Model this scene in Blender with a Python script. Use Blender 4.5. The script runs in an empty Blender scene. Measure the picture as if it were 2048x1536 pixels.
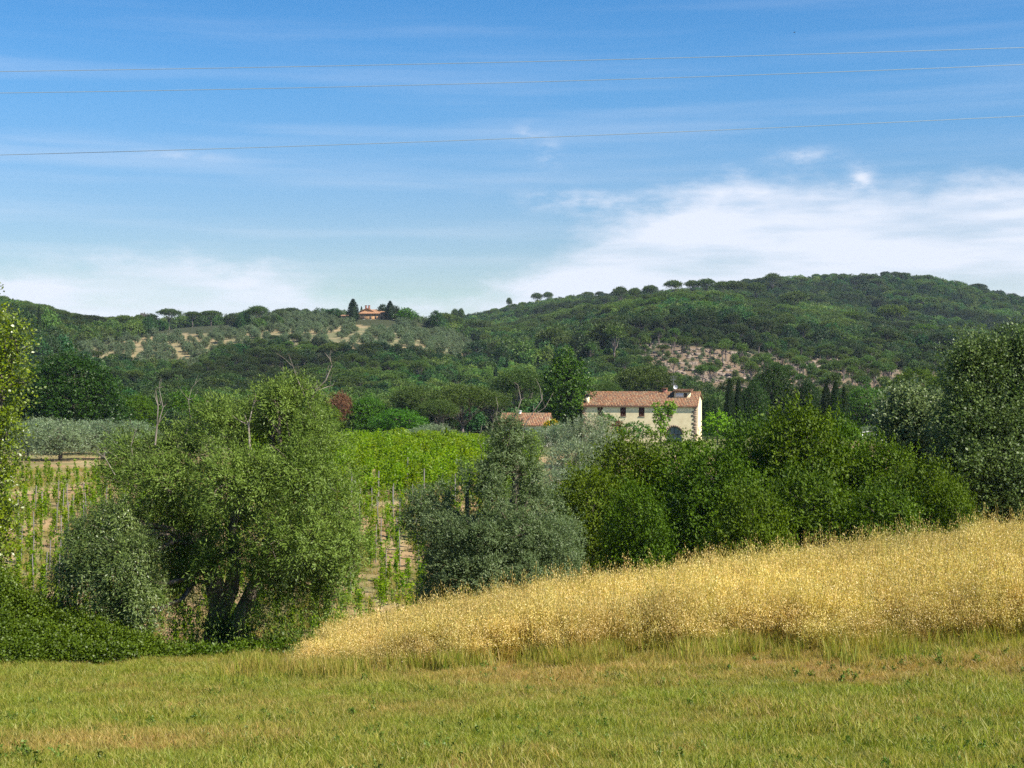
import bpy, math
import numpy as np
from mathutils import Vector, Matrix

# ------------------------------------------------------------------ camera, sky, sun, exposure
S = bpy.context.scene
C = S.collection
F = 2813.0                      # focal length in pixels of a 2048 px wide frame
cam_d = bpy.data.cameras.new('camera')
cam_d.sensor_width = 36.0
cam_d.lens = 36.0 * F / 2048.0
cam_d.clip_start = 0.5
cam_d.clip_end = 20000.0
cam = bpy.data.objects.new('camera', cam_d)
C.objects.link(cam)
cam.location = (0, 0, 0)
cam.rotation_euler = (math.radians(90), 0, 0)
S.camera = cam

SUN_DIR = Vector((0.70, -0.40, 0.86)).normalized()       # towards the sun
sun_el = math.asin(SUN_DIR.z)
sun_az = math.atan2(SUN_DIR.x, SUN_DIR.y)
sd = bpy.data.lights.new('sun', 'SUN')
sd.energy = 5.0
sd.angle = math.radians(0.53)
sd.color = (1.0, 0.93, 0.82)
so = bpy.data.objects.new('sun', sd)
C.objects.link(so)
so.rotation_euler = SUN_DIR.to_track_quat('Z', 'Y').to_euler()
so.location = SUN_DIR * 200

S.view_settings.view_transform = 'Standard'
S.view_settings.look = 'None'
S.view_settings.gamma = 1.0
S.view_settings.exposure = 1.10
S.view_settings.use_curve_mapping = False
try:
    S.cycles.max_bounces = 6
    S.cycles.diffuse_bounces = 3
    S.cycles.glossy_bounces = 2
    S.cycles.transmission_bounces = 3
    S.cycles.transparent_max_bounces = 4
    S.cycles.volume_bounces = 0
    S.cycles.use_denoising = False
except Exception:
    pass

W = bpy.data.worlds.new('World')
S.world = W
W.use_nodes = True


class NT:
    """small helper for node trees"""
    def __init__(self, nt):
        self.nt = nt
        nt.nodes.clear()

    def n(self, kind, **kw):
        nd = self.nt.nodes.new(kind)
        for k, v in kw.items():
            if k == 'ins':
                for kk, vv in v.items():
                    nd.inputs[kk].default_value = vv
            else:
                setattr(nd, k, v)
        return nd

    def l(self, a, b):
        self.nt.links.new(a, b)

    def put(self, sock, v):
        if isinstance(v, bpy.types.NodeSocket):
            self.nt.links.new(v, sock)
        else:
            sock.default_value = v

    def math(self, op, a, b=0.0, c=0.0, clamp=False):
        nd = self.nt.nodes.new('ShaderNodeMath')
        nd.operation = op
        nd.use_clamp = clamp
        for i, v in enumerate((a, b, c)):
            self.put(nd.inputs[i], v)
        return nd.outputs[0]

    def mix(self, f, a, b, blend='MIX'):
        nd = self.nt.nodes.new('ShaderNodeMix')
        nd.data_type = 'RGBA'
        nd.blend_type = blend
        self.put(nd.inputs[0], f)
        self.put(nd.inputs[6], a if isinstance(a, bpy.types.NodeSocket) else (*a, 1))
        self.put(nd.inputs[7], b if isinstance(b, bpy.types.NodeSocket) else (*b, 1))
        return nd.outputs[2]

    def noise(self, vec, scale, detail=3.0, rough=0.55, out=0):
        nd = self.nt.nodes.new('ShaderNodeTexNoise')
        nd.inputs['Scale'].default_value = scale
        nd.inputs['Detail'].default_value = detail
        nd.inputs['Roughness'].default_value = rough
        if vec is not None:
            self.l(vec, nd.inputs['Vector'])
        return nd.outputs[out]

    def sstep(self, v, lo, hi):
        nd = self.nt.nodes.new('ShaderNodeMapRange')
        nd.interpolation_type = 'SMOOTHSTEP'
        nd.inputs[1].default_value = lo
        nd.inputs[2].default_value = hi
        self.put(nd.inputs[0], v)
        return nd.outputs[0]


w = NT(W.node_tree)
tc = w.n('ShaderNodeTexCoord')
sx = w.n('ShaderNodeSeparateXYZ')
w.l(tc.outputs['Generated'], sx.inputs[0])
az = w.math('ARCTAN2', sx.outputs[0], sx.outputs[1])
el = w.math('ARCSINE', sx.outputs[2])
sky = w.n('ShaderNodeTexSky')
sky.sky_type = 'NISHITA'
sky.sun_disc = False
sky.sun_elevation = sun_el
sky.sun_rotation = sun_az
sky.altitude = 200
sky.air_density = 1.1
sky.dust_density = 0.3
sky.ozone_density = 3.0
# photographic grade of the whole sky (a saturated compact camera picture)
hsv = w.n('ShaderNodeHueSaturation', ins={'Saturation': 1.42, 'Value': 1.10, 'Hue': 0.5045})
w.l(sky.outputs[0], hsv.inputs['Color'])
w.l(w.math('MULTIPLY_ADD', w.sstep(el, 0.0, 0.22), -0.018, 0.5225), hsv.inputs['Hue'])
w.l(w.math('MULTIPLY_ADD', w.sstep(el, 0.02, 0.24), 0.31, 0.80), hsv.inputs['Value'])
bg = w.n('ShaderNodeBackground', ins={'Strength': 0.062})
w.l(hsv.outputs[0], bg.inputs[0])
# clouds, laid out by compass direction and elevation, all the way round
cb = w.n('ShaderNodeCombineXYZ')
w.l(az, cb.inputs[0])
w.l(el, cb.inputs[1])
mp = w.n('ShaderNodeMapping', ins={'Scale': (1.0, 2.6, 1.0)})
w.l(cb.outputs[0], mp.inputs[0])
nz1 = w.noise(mp.outputs[0], 9.0, 7.0, 0.58)
nz2 = w.noise(mp.outputs[0], 26.0, 6.0, 0.6)
fc = w.n('ShaderNodeFloatCurve')
cm = fc.mapping
cv = cm.curves[0]
pts = [(-math.pi, .13), (-2.0, .10), (-1.0, .14), (-.5, .10), (-.36, .078), (-.26, .084), (-.20, .090), (-.14, .080), (-.10, .066),
       (-.06, .062), (0.0, .074), (.03, .093), (.06, .118), (.11, .133), (.2, .140), (.28, .144), (.36, .142), (.8, .16), (1.6, .12), (2.5, .15), (math.pi, .13)]
cv.points[0].location = ((pts[0][0] + math.pi) / (2 * math.pi), pts[0][1])
cv.points[1].location = ((pts[-1][0] + math.pi) / (2 * math.pi), pts[-1][1])
for a, b in pts[1:-1]:
    cv.points.new((a + math.pi) / (2 * math.pi), b)
cm.update()
az01 = w.math('DIVIDE', w.math('ADD', az, math.pi), 2 * math.pi)
w.l(az01, fc.inputs['Value'])
top = w.math('ADD', fc.outputs[0], w.math('MULTIPLY', w.math('SUBTRACT', nz1, 0.5), 0.080))
top = w.math('ADD', top, w.math('MULTIPLY', w.math('SUBTRACT', nz2, 0.5), 0.035))
dlt = w.math('SUBTRACT', top, el)
bank = w.sstep(dlt, -0.010, 0.026)
mp3 = w.n('ShaderNodeMapping', ins={'Scale': (2.0, 12.0, 1.0), 'Rotation': (0, 0, 0.05), 'Location': (3, 1, 0)})
w.l(cb.outputs[0], mp3.inputs[0])
nz3 = w.noise(mp3.outputs[0], 3.0, 4.0, 0.55)
thin = w.sstep(nz3, 0.30, 0.62)
bank = w.math('MULTIPLY', bank, w.math('MULTIPLY_ADD', thin, 0.62, 0.32))
# cirrus streaks
mp2 = w.n('ShaderNodeMapping', ins={'Scale': (1.3, 22.0, 1.0), 'Rotation': (0, 0, -0.03)})
w.l(cb.outputs[0], mp2.inputs[0])
st = w.sstep(w.noise(mp2.outputs[0], 2.0, 5.0, 0.55), 0.42, 0.75)
st = w.math('MULTIPLY', st, w.sstep(el, 0.42, 0.05))
st = w.math('MULTIPLY', st, 0.25)
veil = w.math('MULTIPLY', w.sstep(el, 0.19, 0.03), 0.08)


def wisp(a0, e0, ra, re, amp):
    da = w.math('DIVIDE', w.math('SUBTRACT', az, a0), ra)
    de = w.math('DIVIDE', w.math('SUBTRACT', el, e0), re)
    q = w.math('ADD', w.math('MULTIPLY', da, da), w.math('MULTIPLY', de, de))
    g = w.math('EXPONENT', w.math('MULTIPLY', q, -1.0))
    return w.math('MULTIPLY', w.math('MULTIPLY', g, w.sstep(nz2, 0.38, 0.68)), amp)


tot = w.math('ADD', w.math('ADD', st, bank), veil)
for a0, e0, ra, re, amp in ((0.012, 0.176, .010, .006, .5), (.026, .162, .008, .009, .45), (.205, .157, .022, .006, .55), (.243, .141, .008, .009, .8),
                            (-.235, .157, .03, .003, .35), (.05, .13, .05, .008, .5), (-.7, .2, .06, .01, .6), (.8, .21, .07, .012, .6)):
    tot = w.math('ADD', tot, wisp(a0, e0, ra, re, amp))
tot = w.math('MINIMUM', tot, 0.93)
cbg = w.n('ShaderNodeBackground', ins={'Color': (0.60, 0.635, 0.72, 1), 'Strength': 0.675})
ms = w.n('ShaderNodeMixShader')
w.l(tot, ms.inputs[0])
w.l(bg.outputs[0], ms.inputs[1])
w.l(cbg.outputs[0], ms.inputs[2])
wo = w.n('ShaderNodeOutputWorld')
w.l(ms.outputs[0], wo.inputs[0])


# ------------------------------------------------------------------ numeric helpers
def hashgrid(ix, iy, seed):
    h = (ix.astype(np.int64) * 374761393 + iy.astype(np.int64) * 668265263 + seed * 1442695041) & 0x7fffffff
    h = ((h ^ (h >> 13)) * 1274126177) & 0x7fffffff
    return ((h ^ (h >> 16)) & 0xffffff) / float(0xffffff)


def vnoise(x, y, seed=0):
    x = np.asarray(x, float); y = np.asarray(y, float)
    ix = np.floor(x); iy = np.floor(y)
    fx = x - ix; fy = y - iy
    fx = fx * fx * (3 - 2 * fx); fy = fy * fy * (3 - 2 * fy)
    a = hashgrid(ix, iy, seed); b = hashgrid(ix + 1, iy, seed)
    c = hashgrid(ix, iy + 1, seed); d = hashgrid(ix + 1, iy + 1, seed)
    return (a * (1 - fx) + b * fx) * (1 - fy) + (c * (1 - fx) + d * fx) * fy


def fbm(x, y, seed=0, o=4):
    s = 0; a = .5; t = 0
    for i in range(o):
        s = s + a * vnoise(x * 2 ** i + 17.3 * i, y * 2 ** i - 9.1 * i, seed + i)
        t += a; a *= .5
    return s / t


def sst(x, a, b):
    t = np.clip((np.asarray(x, float) - a) / (b - a), 0, 1)
    return t * t * (3 - 2 * t)


def pchip(xk, yk, x):
    xk = np.asarray(xk, float); yk = np.asarray(yk, float)
    h = np.diff(xk); d = np.diff(yk) / h
    m = np.zeros(len(xk))
    for i in range(1, len(xk) - 1):
        if d[i - 1] * d[i] > 0:
            w1 = 2 * h[i] + h[i - 1]; w2 = h[i] + 2 * h[i - 1]
            m[i] = (w1 + w2) / (w1 / d[i - 1] + w2 / d[i])
    m[0] = d[0]; m[-1] = d[-1]
    x = np.clip(x, xk[0], xk[-1])
    i = np.clip(np.searchsorted(xk, x) - 1, 0, len(xk) - 2)
    t = (x - xk[i]) / h[i]
    return ((2 * t ** 3 - 3 * t ** 2 + 1) * yk[i] + (t ** 3 - 2 * t ** 2 + t) * h[i] * m[i]
            + (-2 * t ** 3 + 3 * t ** 2) * yk[i + 1] + (t ** 3 - t ** 2) * h[i] * m[i + 1])


def unit(v):
    return v / np.maximum(np.linalg.norm(v, axis=-1, keepdims=True), 1e-9)


# ------------------------------------------------------------------ the lie of the land
NEAR_D = [-60, -20, 0, 8, 16, 24, 30, 36, 42, 48, 54, 60, 70, 80, 90, 100, 110, 120, 135, 150, 175, 200, 230, 260]
NEAR_Z = [1.5, -0.6, -1.7, -3.0, -4.35, -5.42, -6.12, -6.85, -8.6, -10.3, -11.0, -11.25, -10.9, -10.2, -9.4, -8.8, -8.15, -7.7, -7.5, -7.65, -8.4, -9.1, -9.5, -9.7]

UK = [-900, 0, 200, 400, 600, 750, 860, 970, 1100, 1250, 1400, 1600, 1800, 2048, 2900]
DK = [250, 320, 420, 520, 620, 750, 900, 1100, 1350, 1700, 2600, 5000]
VT = {
    -900: [877, 845, 790, 730, 690, 640, 620, 640, 690, 760, 790, 785],
    0:    [877, 845, 795, 735, 680, 632, 640, 680, 720, 775, 790, 785],
    200:  [877, 845, 798, 745, 700, 668, 672, 700, 730, 775, 790, 785],
    400:  [877, 845, 800, 742, 695, 656, 662, 690, 720, 775, 790, 785],
    600:  [877, 845, 800, 742, 690, 644, 650, 680, 720, 775, 790, 785],
    750:  [877, 845, 800, 740, 686, 641, 648, 680, 720, 775, 790, 785],
    860:  [877, 845, 800, 748, 700, 656, 665, 672, 665, 760, 790, 785],
    970:  [877, 845, 800, 765, 738, 706, 690, 665, 642, 700, 790, 785],
    1100: [877, 845, 800, 760, 730, 694, 665, 640, 618, 660, 790, 785],
    1250: [877, 845, 790, 735, 700, 658, 622, 622, 606, 650, 790, 785],
    1400: [877, 840, 775, 712, 672, 634, 604, 606, 600, 650, 790, 785],
    1600: [877, 840, 780, 728, 696, 664, 640, 612, 575, 640, 790, 785],
    1800: [877, 842, 788, 742, 708, 690, 678, 622, 570, 640, 790, 785],
    2048: [877, 845, 800, 755, 725, 705, 695, 660, 612, 660, 790, 785],
    2900: [877, 845, 800, 770, 750, 735, 725, 700, 690, 760, 790, 785],
}
DD = np.concatenate([np.arange(250, 1700, 10.0), np.arange(1700, 5001, 100.0)])
UU = np.arange(-900, 2901, 10.0)
_g = np.array([pchip(DK, [(768 - v) / F * d for v, d in zip(VT[u], DK)], DD) for u in UK])      # (15, nD)
ZG = np.array([pchip(UK, _g[:, j], UU) for j in range(len(DD))])                                # (nD, nU)
for _ in range(3):
    ZG[1:-1, 1:-1] = (ZG[1:-1, 1:-1] * 2 + ZG[:-2, 1:-1] + ZG[2:, 1:-1] + ZG[1:-1, :-2] + ZG[1:-1, 2:]) / 6


def farz(X, Y):
    u = np.clip(X / np.maximum(Y, 1) * F + 1024, -899, 2899)
    fu = (u + 900) / 10; iu = fu.astype(int); fu = fu - iu
    d = np.clip(Y, 250, 4999)
    j = np.clip(np.searchsorted(DD, d) - 1, 0, len(DD) - 2)
    fd = (d - DD[j]) / (DD[j + 1] - DD[j])
    z = (ZG[j, iu] * (1 - fu) + ZG[j, iu + 1] * fu) * (1 - fd) + (ZG[j + 1, iu] * (1 - fu) + ZG[j + 1, iu + 1] * fu) * fd
    amp = sst(Y, 300, 500) * (1 - sst(Y, 1500, 2500))
    return z + amp * (fbm(X / 70, Y / 70, 5, 3) - .5) * 7.0


def gz(X, Y):
    X = np.asarray(X, float); Y = np.asarray(Y, float)
    X, Y = np.broadcast_arrays(X, Y)
    shp = X.shape
    X = X.ravel(); Y = Y.ravel()
    zn = pchip(NEAR_D, NEAR_Z, Y)
    A = pchip([-60, 0, 8, 16, 22, 27, 34, 38, 44, 52, 60], [0, 0, .01, .03, .052, .082, .124, .127, .09, .03, 0], np.clip(Y, -60, 60))
    side = X + 4.5
    sp = np.where(side > 8, side, np.log1p(np.exp(np.clip(side * 1.2, -30, 30))) / 1.2)
    sp = np.minimum(sp, 18 + (sp - 18) * .25 * (sp > 18))
    zn = zn + A * sp
    zn = zn + (fbm(X / 2.5, Y / 2.5, 11, 3) - .5) * 0.12 * sst(Y, 2, 12)
    zn = zn + (fbm(X / 14, Y / 14, 21, 2) - .5) * 0.6 * sst(Y, 60, 90)
    k = sst(Y, 225, 262)
    z = zn * (1 - k) + farz(X, Y) * k
    return z.reshape(shp)


def gz1(x, y):
    return float(gz(np.array([x]), np.array([y]))[0])


def PX(px, v, D):
    return np.array([(px - 1024) / F * D, D, (768 - v) / F * D])


def inpoly(px, py, poly):
    px = np.asarray(px, float); py = np.asarray(py, float)
    c = np.zeros(px.shape, bool)
    n = len(poly)
    for i in range(n):
        x1, y1 = poly[i]; x2, y2 = poly[(i + 1) % n]
        if y1 == y2:
            continue
        t = ((y1 > py) != (y2 > py)) & (px < (x2 - x1) * (py - y1) / (y2 - y1) + x1)
        c ^= t
    return c


# land cover of the hills, as (bearing, ground elevation) outlines
GROVE = [(120, 700), (235, 684), (330, 668), (450, 664), (620, 655), (700, 648), (860, 660), (925, 672), (980, 700), (965, 722), (860, 712), (800, 722), (700, 706),
         (600, 690), (500, 700), (450, 722), (380, 748), (270, 745), (160, 730)]
GROVE_OPEN = [(235, 684), (330, 668), (470, 680), (450, 715), (350, 745), (290, 720), (240, 715)]
CUT = [(1255, 700), (1300, 684), (1380, 692), (1480, 704), (1560, 712), (1680, 722), (1760, 735), (1900, 752), (2020, 765), (1990, 826), (1800, 832), (1640, 832), (1500, 822), (1400, 795), (1290, 740)]


def hill_uv(X, Y):
    z = gz(X, Y)
    return X / Y * F + 1024, 768 - z / Y * F


# ------------------------------------------------------------------ materials
MATS = {}


def newmat(name):
    m = bpy.data.materials.new(name)
    m.use_nodes = True
    MATS[name] = m
    return m, NT(m.node_tree)


def leafmat(name, a, b, back=None, rough=0.5, trans=0.24, spec=0.30, vary=0.35, dry=None, hue=0.03, k=0.76):
    """a, b: the two ends of the leaf colour range; 'tint' runs from one to the other clump by clump"""
    a, b, back = [None if q_ is None else tuple(v_ * k for v_ in q_) for q_ in (a, b, back)]
    m, t = newmat(name)
    at = t.n('ShaderNodeAttribute', attribute_name='tint')
    oi = t.n('ShaderNodeObjectInfo')
    col = t.mix(at.outputs['Fac'], a, b)
    if dry is not None:
        di = t.n('ShaderNodeAttribute', attribute_name='dry', attribute_type='INSTANCER')
        lf = t.n('ShaderNodeAttribute', attribute_name='tint')
        k = t.math('ADD', di.outputs['Fac'], t.math('MULTIPLY', t.math('SUBTRACT', lf.outputs['Fac'], 0.5), 0.7), clamp=True)
        col = t.mix(k, col, dry)
    hs = t.n('ShaderNodeHueSaturation', ins={'Saturation': 1.14})
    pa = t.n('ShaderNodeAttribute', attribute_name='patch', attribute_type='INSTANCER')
    t.l(t.math('MULTIPLY_ADD', oi.outputs['Random'], hue, 0.5 - hue / 2), hs.inputs['Hue'])
    rnd2 = t.math('FRACT', t.math('MULTIPLY', oi.outputs['Random'], 17.31))
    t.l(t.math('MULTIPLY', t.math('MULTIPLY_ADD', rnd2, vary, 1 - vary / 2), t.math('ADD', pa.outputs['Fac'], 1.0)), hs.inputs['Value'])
    t.l(col, hs.inputs['Color'])
    c = hs.outputs[0]
    if back is not None:
        ge = t.n('ShaderNodeNewGeometry')
        c = t.mix(ge.outputs['Backfacing'], c, back)
    p = t.n('ShaderNodeBsdfPrincipled', ins={'Roughness': rough})
    p.inputs['Specular IOR Level'].default_value = spec
    t.l(c, p.inputs['Base Color'])
    tr = t.n('ShaderNodeBsdfTranslucent')
    tcn = t.mix(1.0, c, (1.25, 1.35, 0.6), 'MULTIPLY')
    t.l(tcn, tr.inputs['Color'])
    mx = t.n('ShaderNodeMixShader', ins={0: trans})
    t.l(p.outputs[0], mx.inputs[1])
    t.l(tr.outputs[0], mx.inputs[2])
    o = t.n('ShaderNodeOutputMaterial')
    t.l(mx.outputs[0], o.inputs[0])
    return m


def surf(name, col, col2=None, scale=4.0, rough=0.85, bump=0.0, spec=0.3, metal=0.0, detail=4.0, vec='Object', stretch=None):
    m, t = newmat(name)
    tcn = t.n('ShaderNodeTexCoord')
    v = tcn.outputs[vec]
    if stretch:
        mpn = t.n('ShaderNodeMapping', ins={'Scale': stretch})
        t.l(v, mpn.inputs[0]); v = mpn.outputs[0]
    p = t.n('ShaderNodeBsdfPrincipled', ins={'Roughness': rough, 'Metallic': metal})
    p.inputs['Specular IOR Level'].default_value = spec
    nz = t.noise(v, scale, detail, 0.6)
    if col2 is not None:
        t.l(t.mix(t.sstep(nz, 0.35, 0.65), col, col2), p.inputs['Base Color'])
    else:
        p.inputs['Base Color'].default_value = (*col, 1)
    if bump:
        b = t.n('ShaderNodeBump', ins={'Strength': 0.6, 'Distance': bump})
        t.l(nz, b.inputs['Height'])
        t.l(b.outputs[0], p.inputs['Normal'])
    o = t.n('ShaderNodeOutputMaterial')
    t.l(p.outputs[0], o.inputs[0])
    return m


bark = surf('bark', (.075, .058, .042), (.19, .155, .12), 7.0, 0.95, 0.03, stretch=(1, 1, .25))
bark_pale = surf('bark_pale', (.14, .115, .09), (.26, .225, .19), 9.0, 0.9, 0.02, stretch=(1, 1, .3))
bark_far = surf('bark_far', (.11, .085, .07), (.19, .16, .14), 2.0, 0.95)
stake_m = surf('weathered_stake', (.15, .135, .12), (.24, .22, .20), 6.0, 0.8)

# ------------------------------------------------------------------ mesh building
class Geo:
    def __init__(self):
        self.v = []; self.f = []; self.t = []; self.mi = []; self.n = 0

    def add(self, V, Fc, tint=None, mi=0):
        V = np.asarray(V, float).reshape(-1, 3)
        Fc = np.asarray(Fc, np.int64)
        self.v.append(V)
        self.f.append(Fc + self.n)
        self.n += len(V)
        if tint is None:
            tint = np.full(len(Fc), .5)
        self.t.append(np.broadcast_to(np.asarray(tint, float), (len(Fc),)))
        self.mi.append(np.full(len(Fc), mi, np.int32))
        return self

    def box(self, x0, y0, z0, x1, y1, z1, mi=0, tint=None):
        V = [(x0, y0, z0), (x1, y0, z0), (x1, y1, z0), (x0, y1, z0), (x0, y0, z1), (x1, y0, z1), (x1, y1, z1), (x0, y1, z1)]
        Fc = [(0, 3, 2, 1), (4, 5, 6, 7), (0, 1, 5, 4), (1, 2, 6, 5), (2, 3, 7, 6), (3, 0, 4, 7)]
        return self.add(V, Fc, tint, mi)

    def tube(self, path, rad, sides=6, mi=0, tint=None, cap=False):
        P = np.asarray(path, float); R = np.broadcast_to(np.asarray(rad, float), (len(P),))
        T = np.gradient(P, axis=0); T = unit(T)
        ref = np.array([0, 0, 1.0]) if abs(T[:, 2]).mean() < .8 else np.array([1.0, 0, 0])
        A = unit(np.cross(T, ref)); B = np.cross(T, A)
        an = np.arange(sides) * 2 * np.pi / sides
        V = P[:, None] + R[:, None, None] * (np.cos(an)[None, :, None] * A[:, None] + np.sin(an)[None, :, None] * B[:, None])
        k = len(P)
        i = np.arange(k - 1)[:, None] * sides; j = np.arange(sides)[None]
        j2 = (j + 1) % sides
        Fc = np.stack([i + j, i + j2, i + sides + j2, i + sides + j], -1).reshape(-1, 4)
        self.add(V.reshape(-1, 3), Fc, tint, mi)
        return self

    def build(self, name, mats, parent=None, link=True, smooth=False, tint=True):
        me = bpy.data.meshes.new(name)
        V = np.concatenate(self.v)
        me.vertices.add(len(V))
        me.vertices.foreach_set('co', V.astype(np.float32).ravel())
        tot = np.concatenate([np.full(len(f), f.shape[1]) for f in self.f])
        idx = np.concatenate([f.ravel() for f in self.f])
        me.loops.add(len(idx))
        me.loops.foreach_set('vertex_index', idx.astype(np.int32))
        me.polygons.add(len(tot))
        me.polygons.foreach_set('loop_start', np.concatenate([[0], np.cumsum(tot)[:-1]]).astype(np.int32))
        me.polygons.foreach_set('loop_total', tot.astype(np.int32))
        me.polygons.foreach_set('material_index', np.concatenate(self.mi))
        if smooth:
            me.polygons.foreach_set('use_smooth', np.ones(len(tot), bool))
        me.update(calc_edges=True)
        if tint:
            a = me.attributes.new('tint', 'FLOAT', 'FACE')
            a.data.foreach_set('value', np.concatenate(self.t).astype(np.float32))
        for m in (mats if isinstance(mats, (list, tuple)) else [mats]):
            me.materials.append(m)
        o = bpy.data.objects.new(name, me)
        if link:
            C.objects.link(o)
        if parent is not None:
            o.parent = parent
        return o


def tag(o, label=None, cat=None, group=None, kind=None):
    if label: o['label'] = label
    if cat: o['category'] = cat
    if group: o['group'] = group
    if kind: o['kind'] = kind
    return o


def empty(name, loc, rz=0.0):
    o = bpy.data.objects.new(name, None)
    o.empty_display_size = .3
    o.location = tuple(float(a) for a in loc)
    o.rotation_euler = (0, 0, rz)
    C.objects.link(o)
    return o


def copy_tree(o, parent=None):
    c = o.copy()
    C.objects.link(c)
    if parent is not None:
        c.parent = parent
    for ch in list(o.children):
        copy_tree(ch, c)
    return c


def leaves(rng, pos, axis, nrm, ln, wd, tint):
    """diamond leaves: base, side, tip, side, slightly folded"""
    axis = unit(axis)
    s = unit(np.cross(axis, nrm))
    n = np.cross(s, axis)
    ln = np.asarray(ln)[:, None]; wd = np.asarray(wd)[:, None]
    m = pos + axis * ln * .45 + n * wd * .15
    V = np.stack([pos, m + s * wd * .5, pos + axis * ln, m - s * wd * .5], 1).reshape(-1, 3)
    Fc = np.arange(len(pos) * 4).reshape(-1, 4)
    return V, Fc, tint


def crown(g, rng, lobes, nshoots, per, leaf, wid, L=.5, droop=.2, up=.3, shell=.55, jit=.06, mi=0, cull=True, face=.74, bias=.15, tipbright=.25, rag=.12, tlo=0., thi=1.):
    """leafy shoots spread over the shells of a set of ellipsoidal lobes; returns the shoot bases"""
    lb = np.asarray(lobes, float)
    wgt = (lb[:, 3] * lb[:, 4] + lb[:, 4] * lb[:, 5] + lb[:, 3] * lb[:, 5])
    li = rng.choice(len(lb), nshoots, p=wgt / wgt.sum())
    d = rng.normal(size=(nshoots, 3)); d[:, 2] += bias
    d = unit(d)
    # lumpy shells
    lump = 1 + rag * np.sin(d[:, 0] * 5.1 + li * 2.3) + rag * np.sin(d[:, 1] * 6.3 + d[:, 2] * 4.7 + li)
    rr = (shell + (1 - shell) * rng.random(nshoots) ** .7) * lump
    p0 = lb[li, :3] + d * lb[li, 3:6] * rr[:, None]
    if cull and len(lb) > 1:
        keep = np.ones(nshoots, bool)
        for k in range(len(lb)):
            q = ((p0 - lb[k, :3]) / lb[k, 3:6])
            keep &= ~(((q ** 2).sum(1) < .34) & (li != k))
        p0 = p0[keep]; d = d[keep]; li = li[keep]
    ns = len(p0)
    sdv = unit(d * .8 + rng.normal(size=(ns, 3)) * .45 + np.array([0, 0, up]))
    tn = np.clip(rng.random(ns) * .65 + rng.random(len(lb))[li] * .45 - .05, 0, 1)
    t = rng.random((ns, per))
    Ls = L * (.5 + rng.random(ns))
    pos = p0[:, None] + sdv[:, None] * (t * Ls[:, None])[..., None]
    pos[..., 2] -= droop * t ** 2 * (Ls[:, None] / L)
    pos += rng.normal(size=pos.shape) * jit
    ax = sdv[:, None] + rng.normal(size=pos.shape) * .7
    ax[..., 2] -= droop * t * 1.5 / max(L, .01) * .5
    nr = rng.normal(size=pos.shape) * (1 - face) + face * (d[:, None] + np.array([0, 0, .8]))
    tt = np.clip(tlo + (thi - tlo) * (tn[:, None] * .7 + tipbright * t + rng.random((ns, per)) * .2), 0, 1)
    N = ns * per
    V, Fc, T = leaves(rng, pos.reshape(N, 3), ax.reshape(N, 3), nr.reshape(N, 3),
                      leaf * (.6 + .8 * rng.random(N)), wid * (.6 + .8 * rng.random(N)), tt.ravel())
    g.add(V, Fc, T, mi)
    return p0, sdv


def curve_path(a, b, rng, n=6, bow=.15, wob=.04):
    a = np.asarray(a, float); b = np.asarray(b, float)
    t = np.linspace(0, 1, n)[:, None]
    L = np.linalg.norm(b - a)
    side = rng.normal(size=3) * bow * L
    side[2] = abs(side[2]) * .5
    p = a + (b - a) * t + side * np.sin(t * np.pi) * .6
    p[1:-1] += rng.normal(size=(n - 2, 3)) * wob * L
    return p


def limbs(g, rng, forks, lobes, r0, sub=5, rsub=.25, sides=6, mi=0):
    """limbs from the nearest fork point to every lobe, then twigs out to its shell"""
    forks = np.asarray(forks, float)
    for lo in lobes:
        c = np.array(lo[:3])
        k = np.argmin(np.linalg.norm(forks - c, axis=1))
        ln = np.linalg.norm(forks[k] - c)
        p = curve_path(forks[k], c, rng, 7, .12, .03)
        g.tube(p, np.linspace(r0, r0 * .35, 7), sides, mi)
        for _ in range(sub):
            d = unit(rng.normal(size=3) + np.array([0, 0, .3]))
            e = c + d * np.array(lo[3:6]) * rng.uniform(.7, 1.0)
            st_ = p[rng.integers(3, 7)]
            q = curve_path(st_, e, rng, 5, .15, .04)
            g.tube(q, np.linspace(r0 * rsub, r0 * .06, 5), 4, mi)


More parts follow.
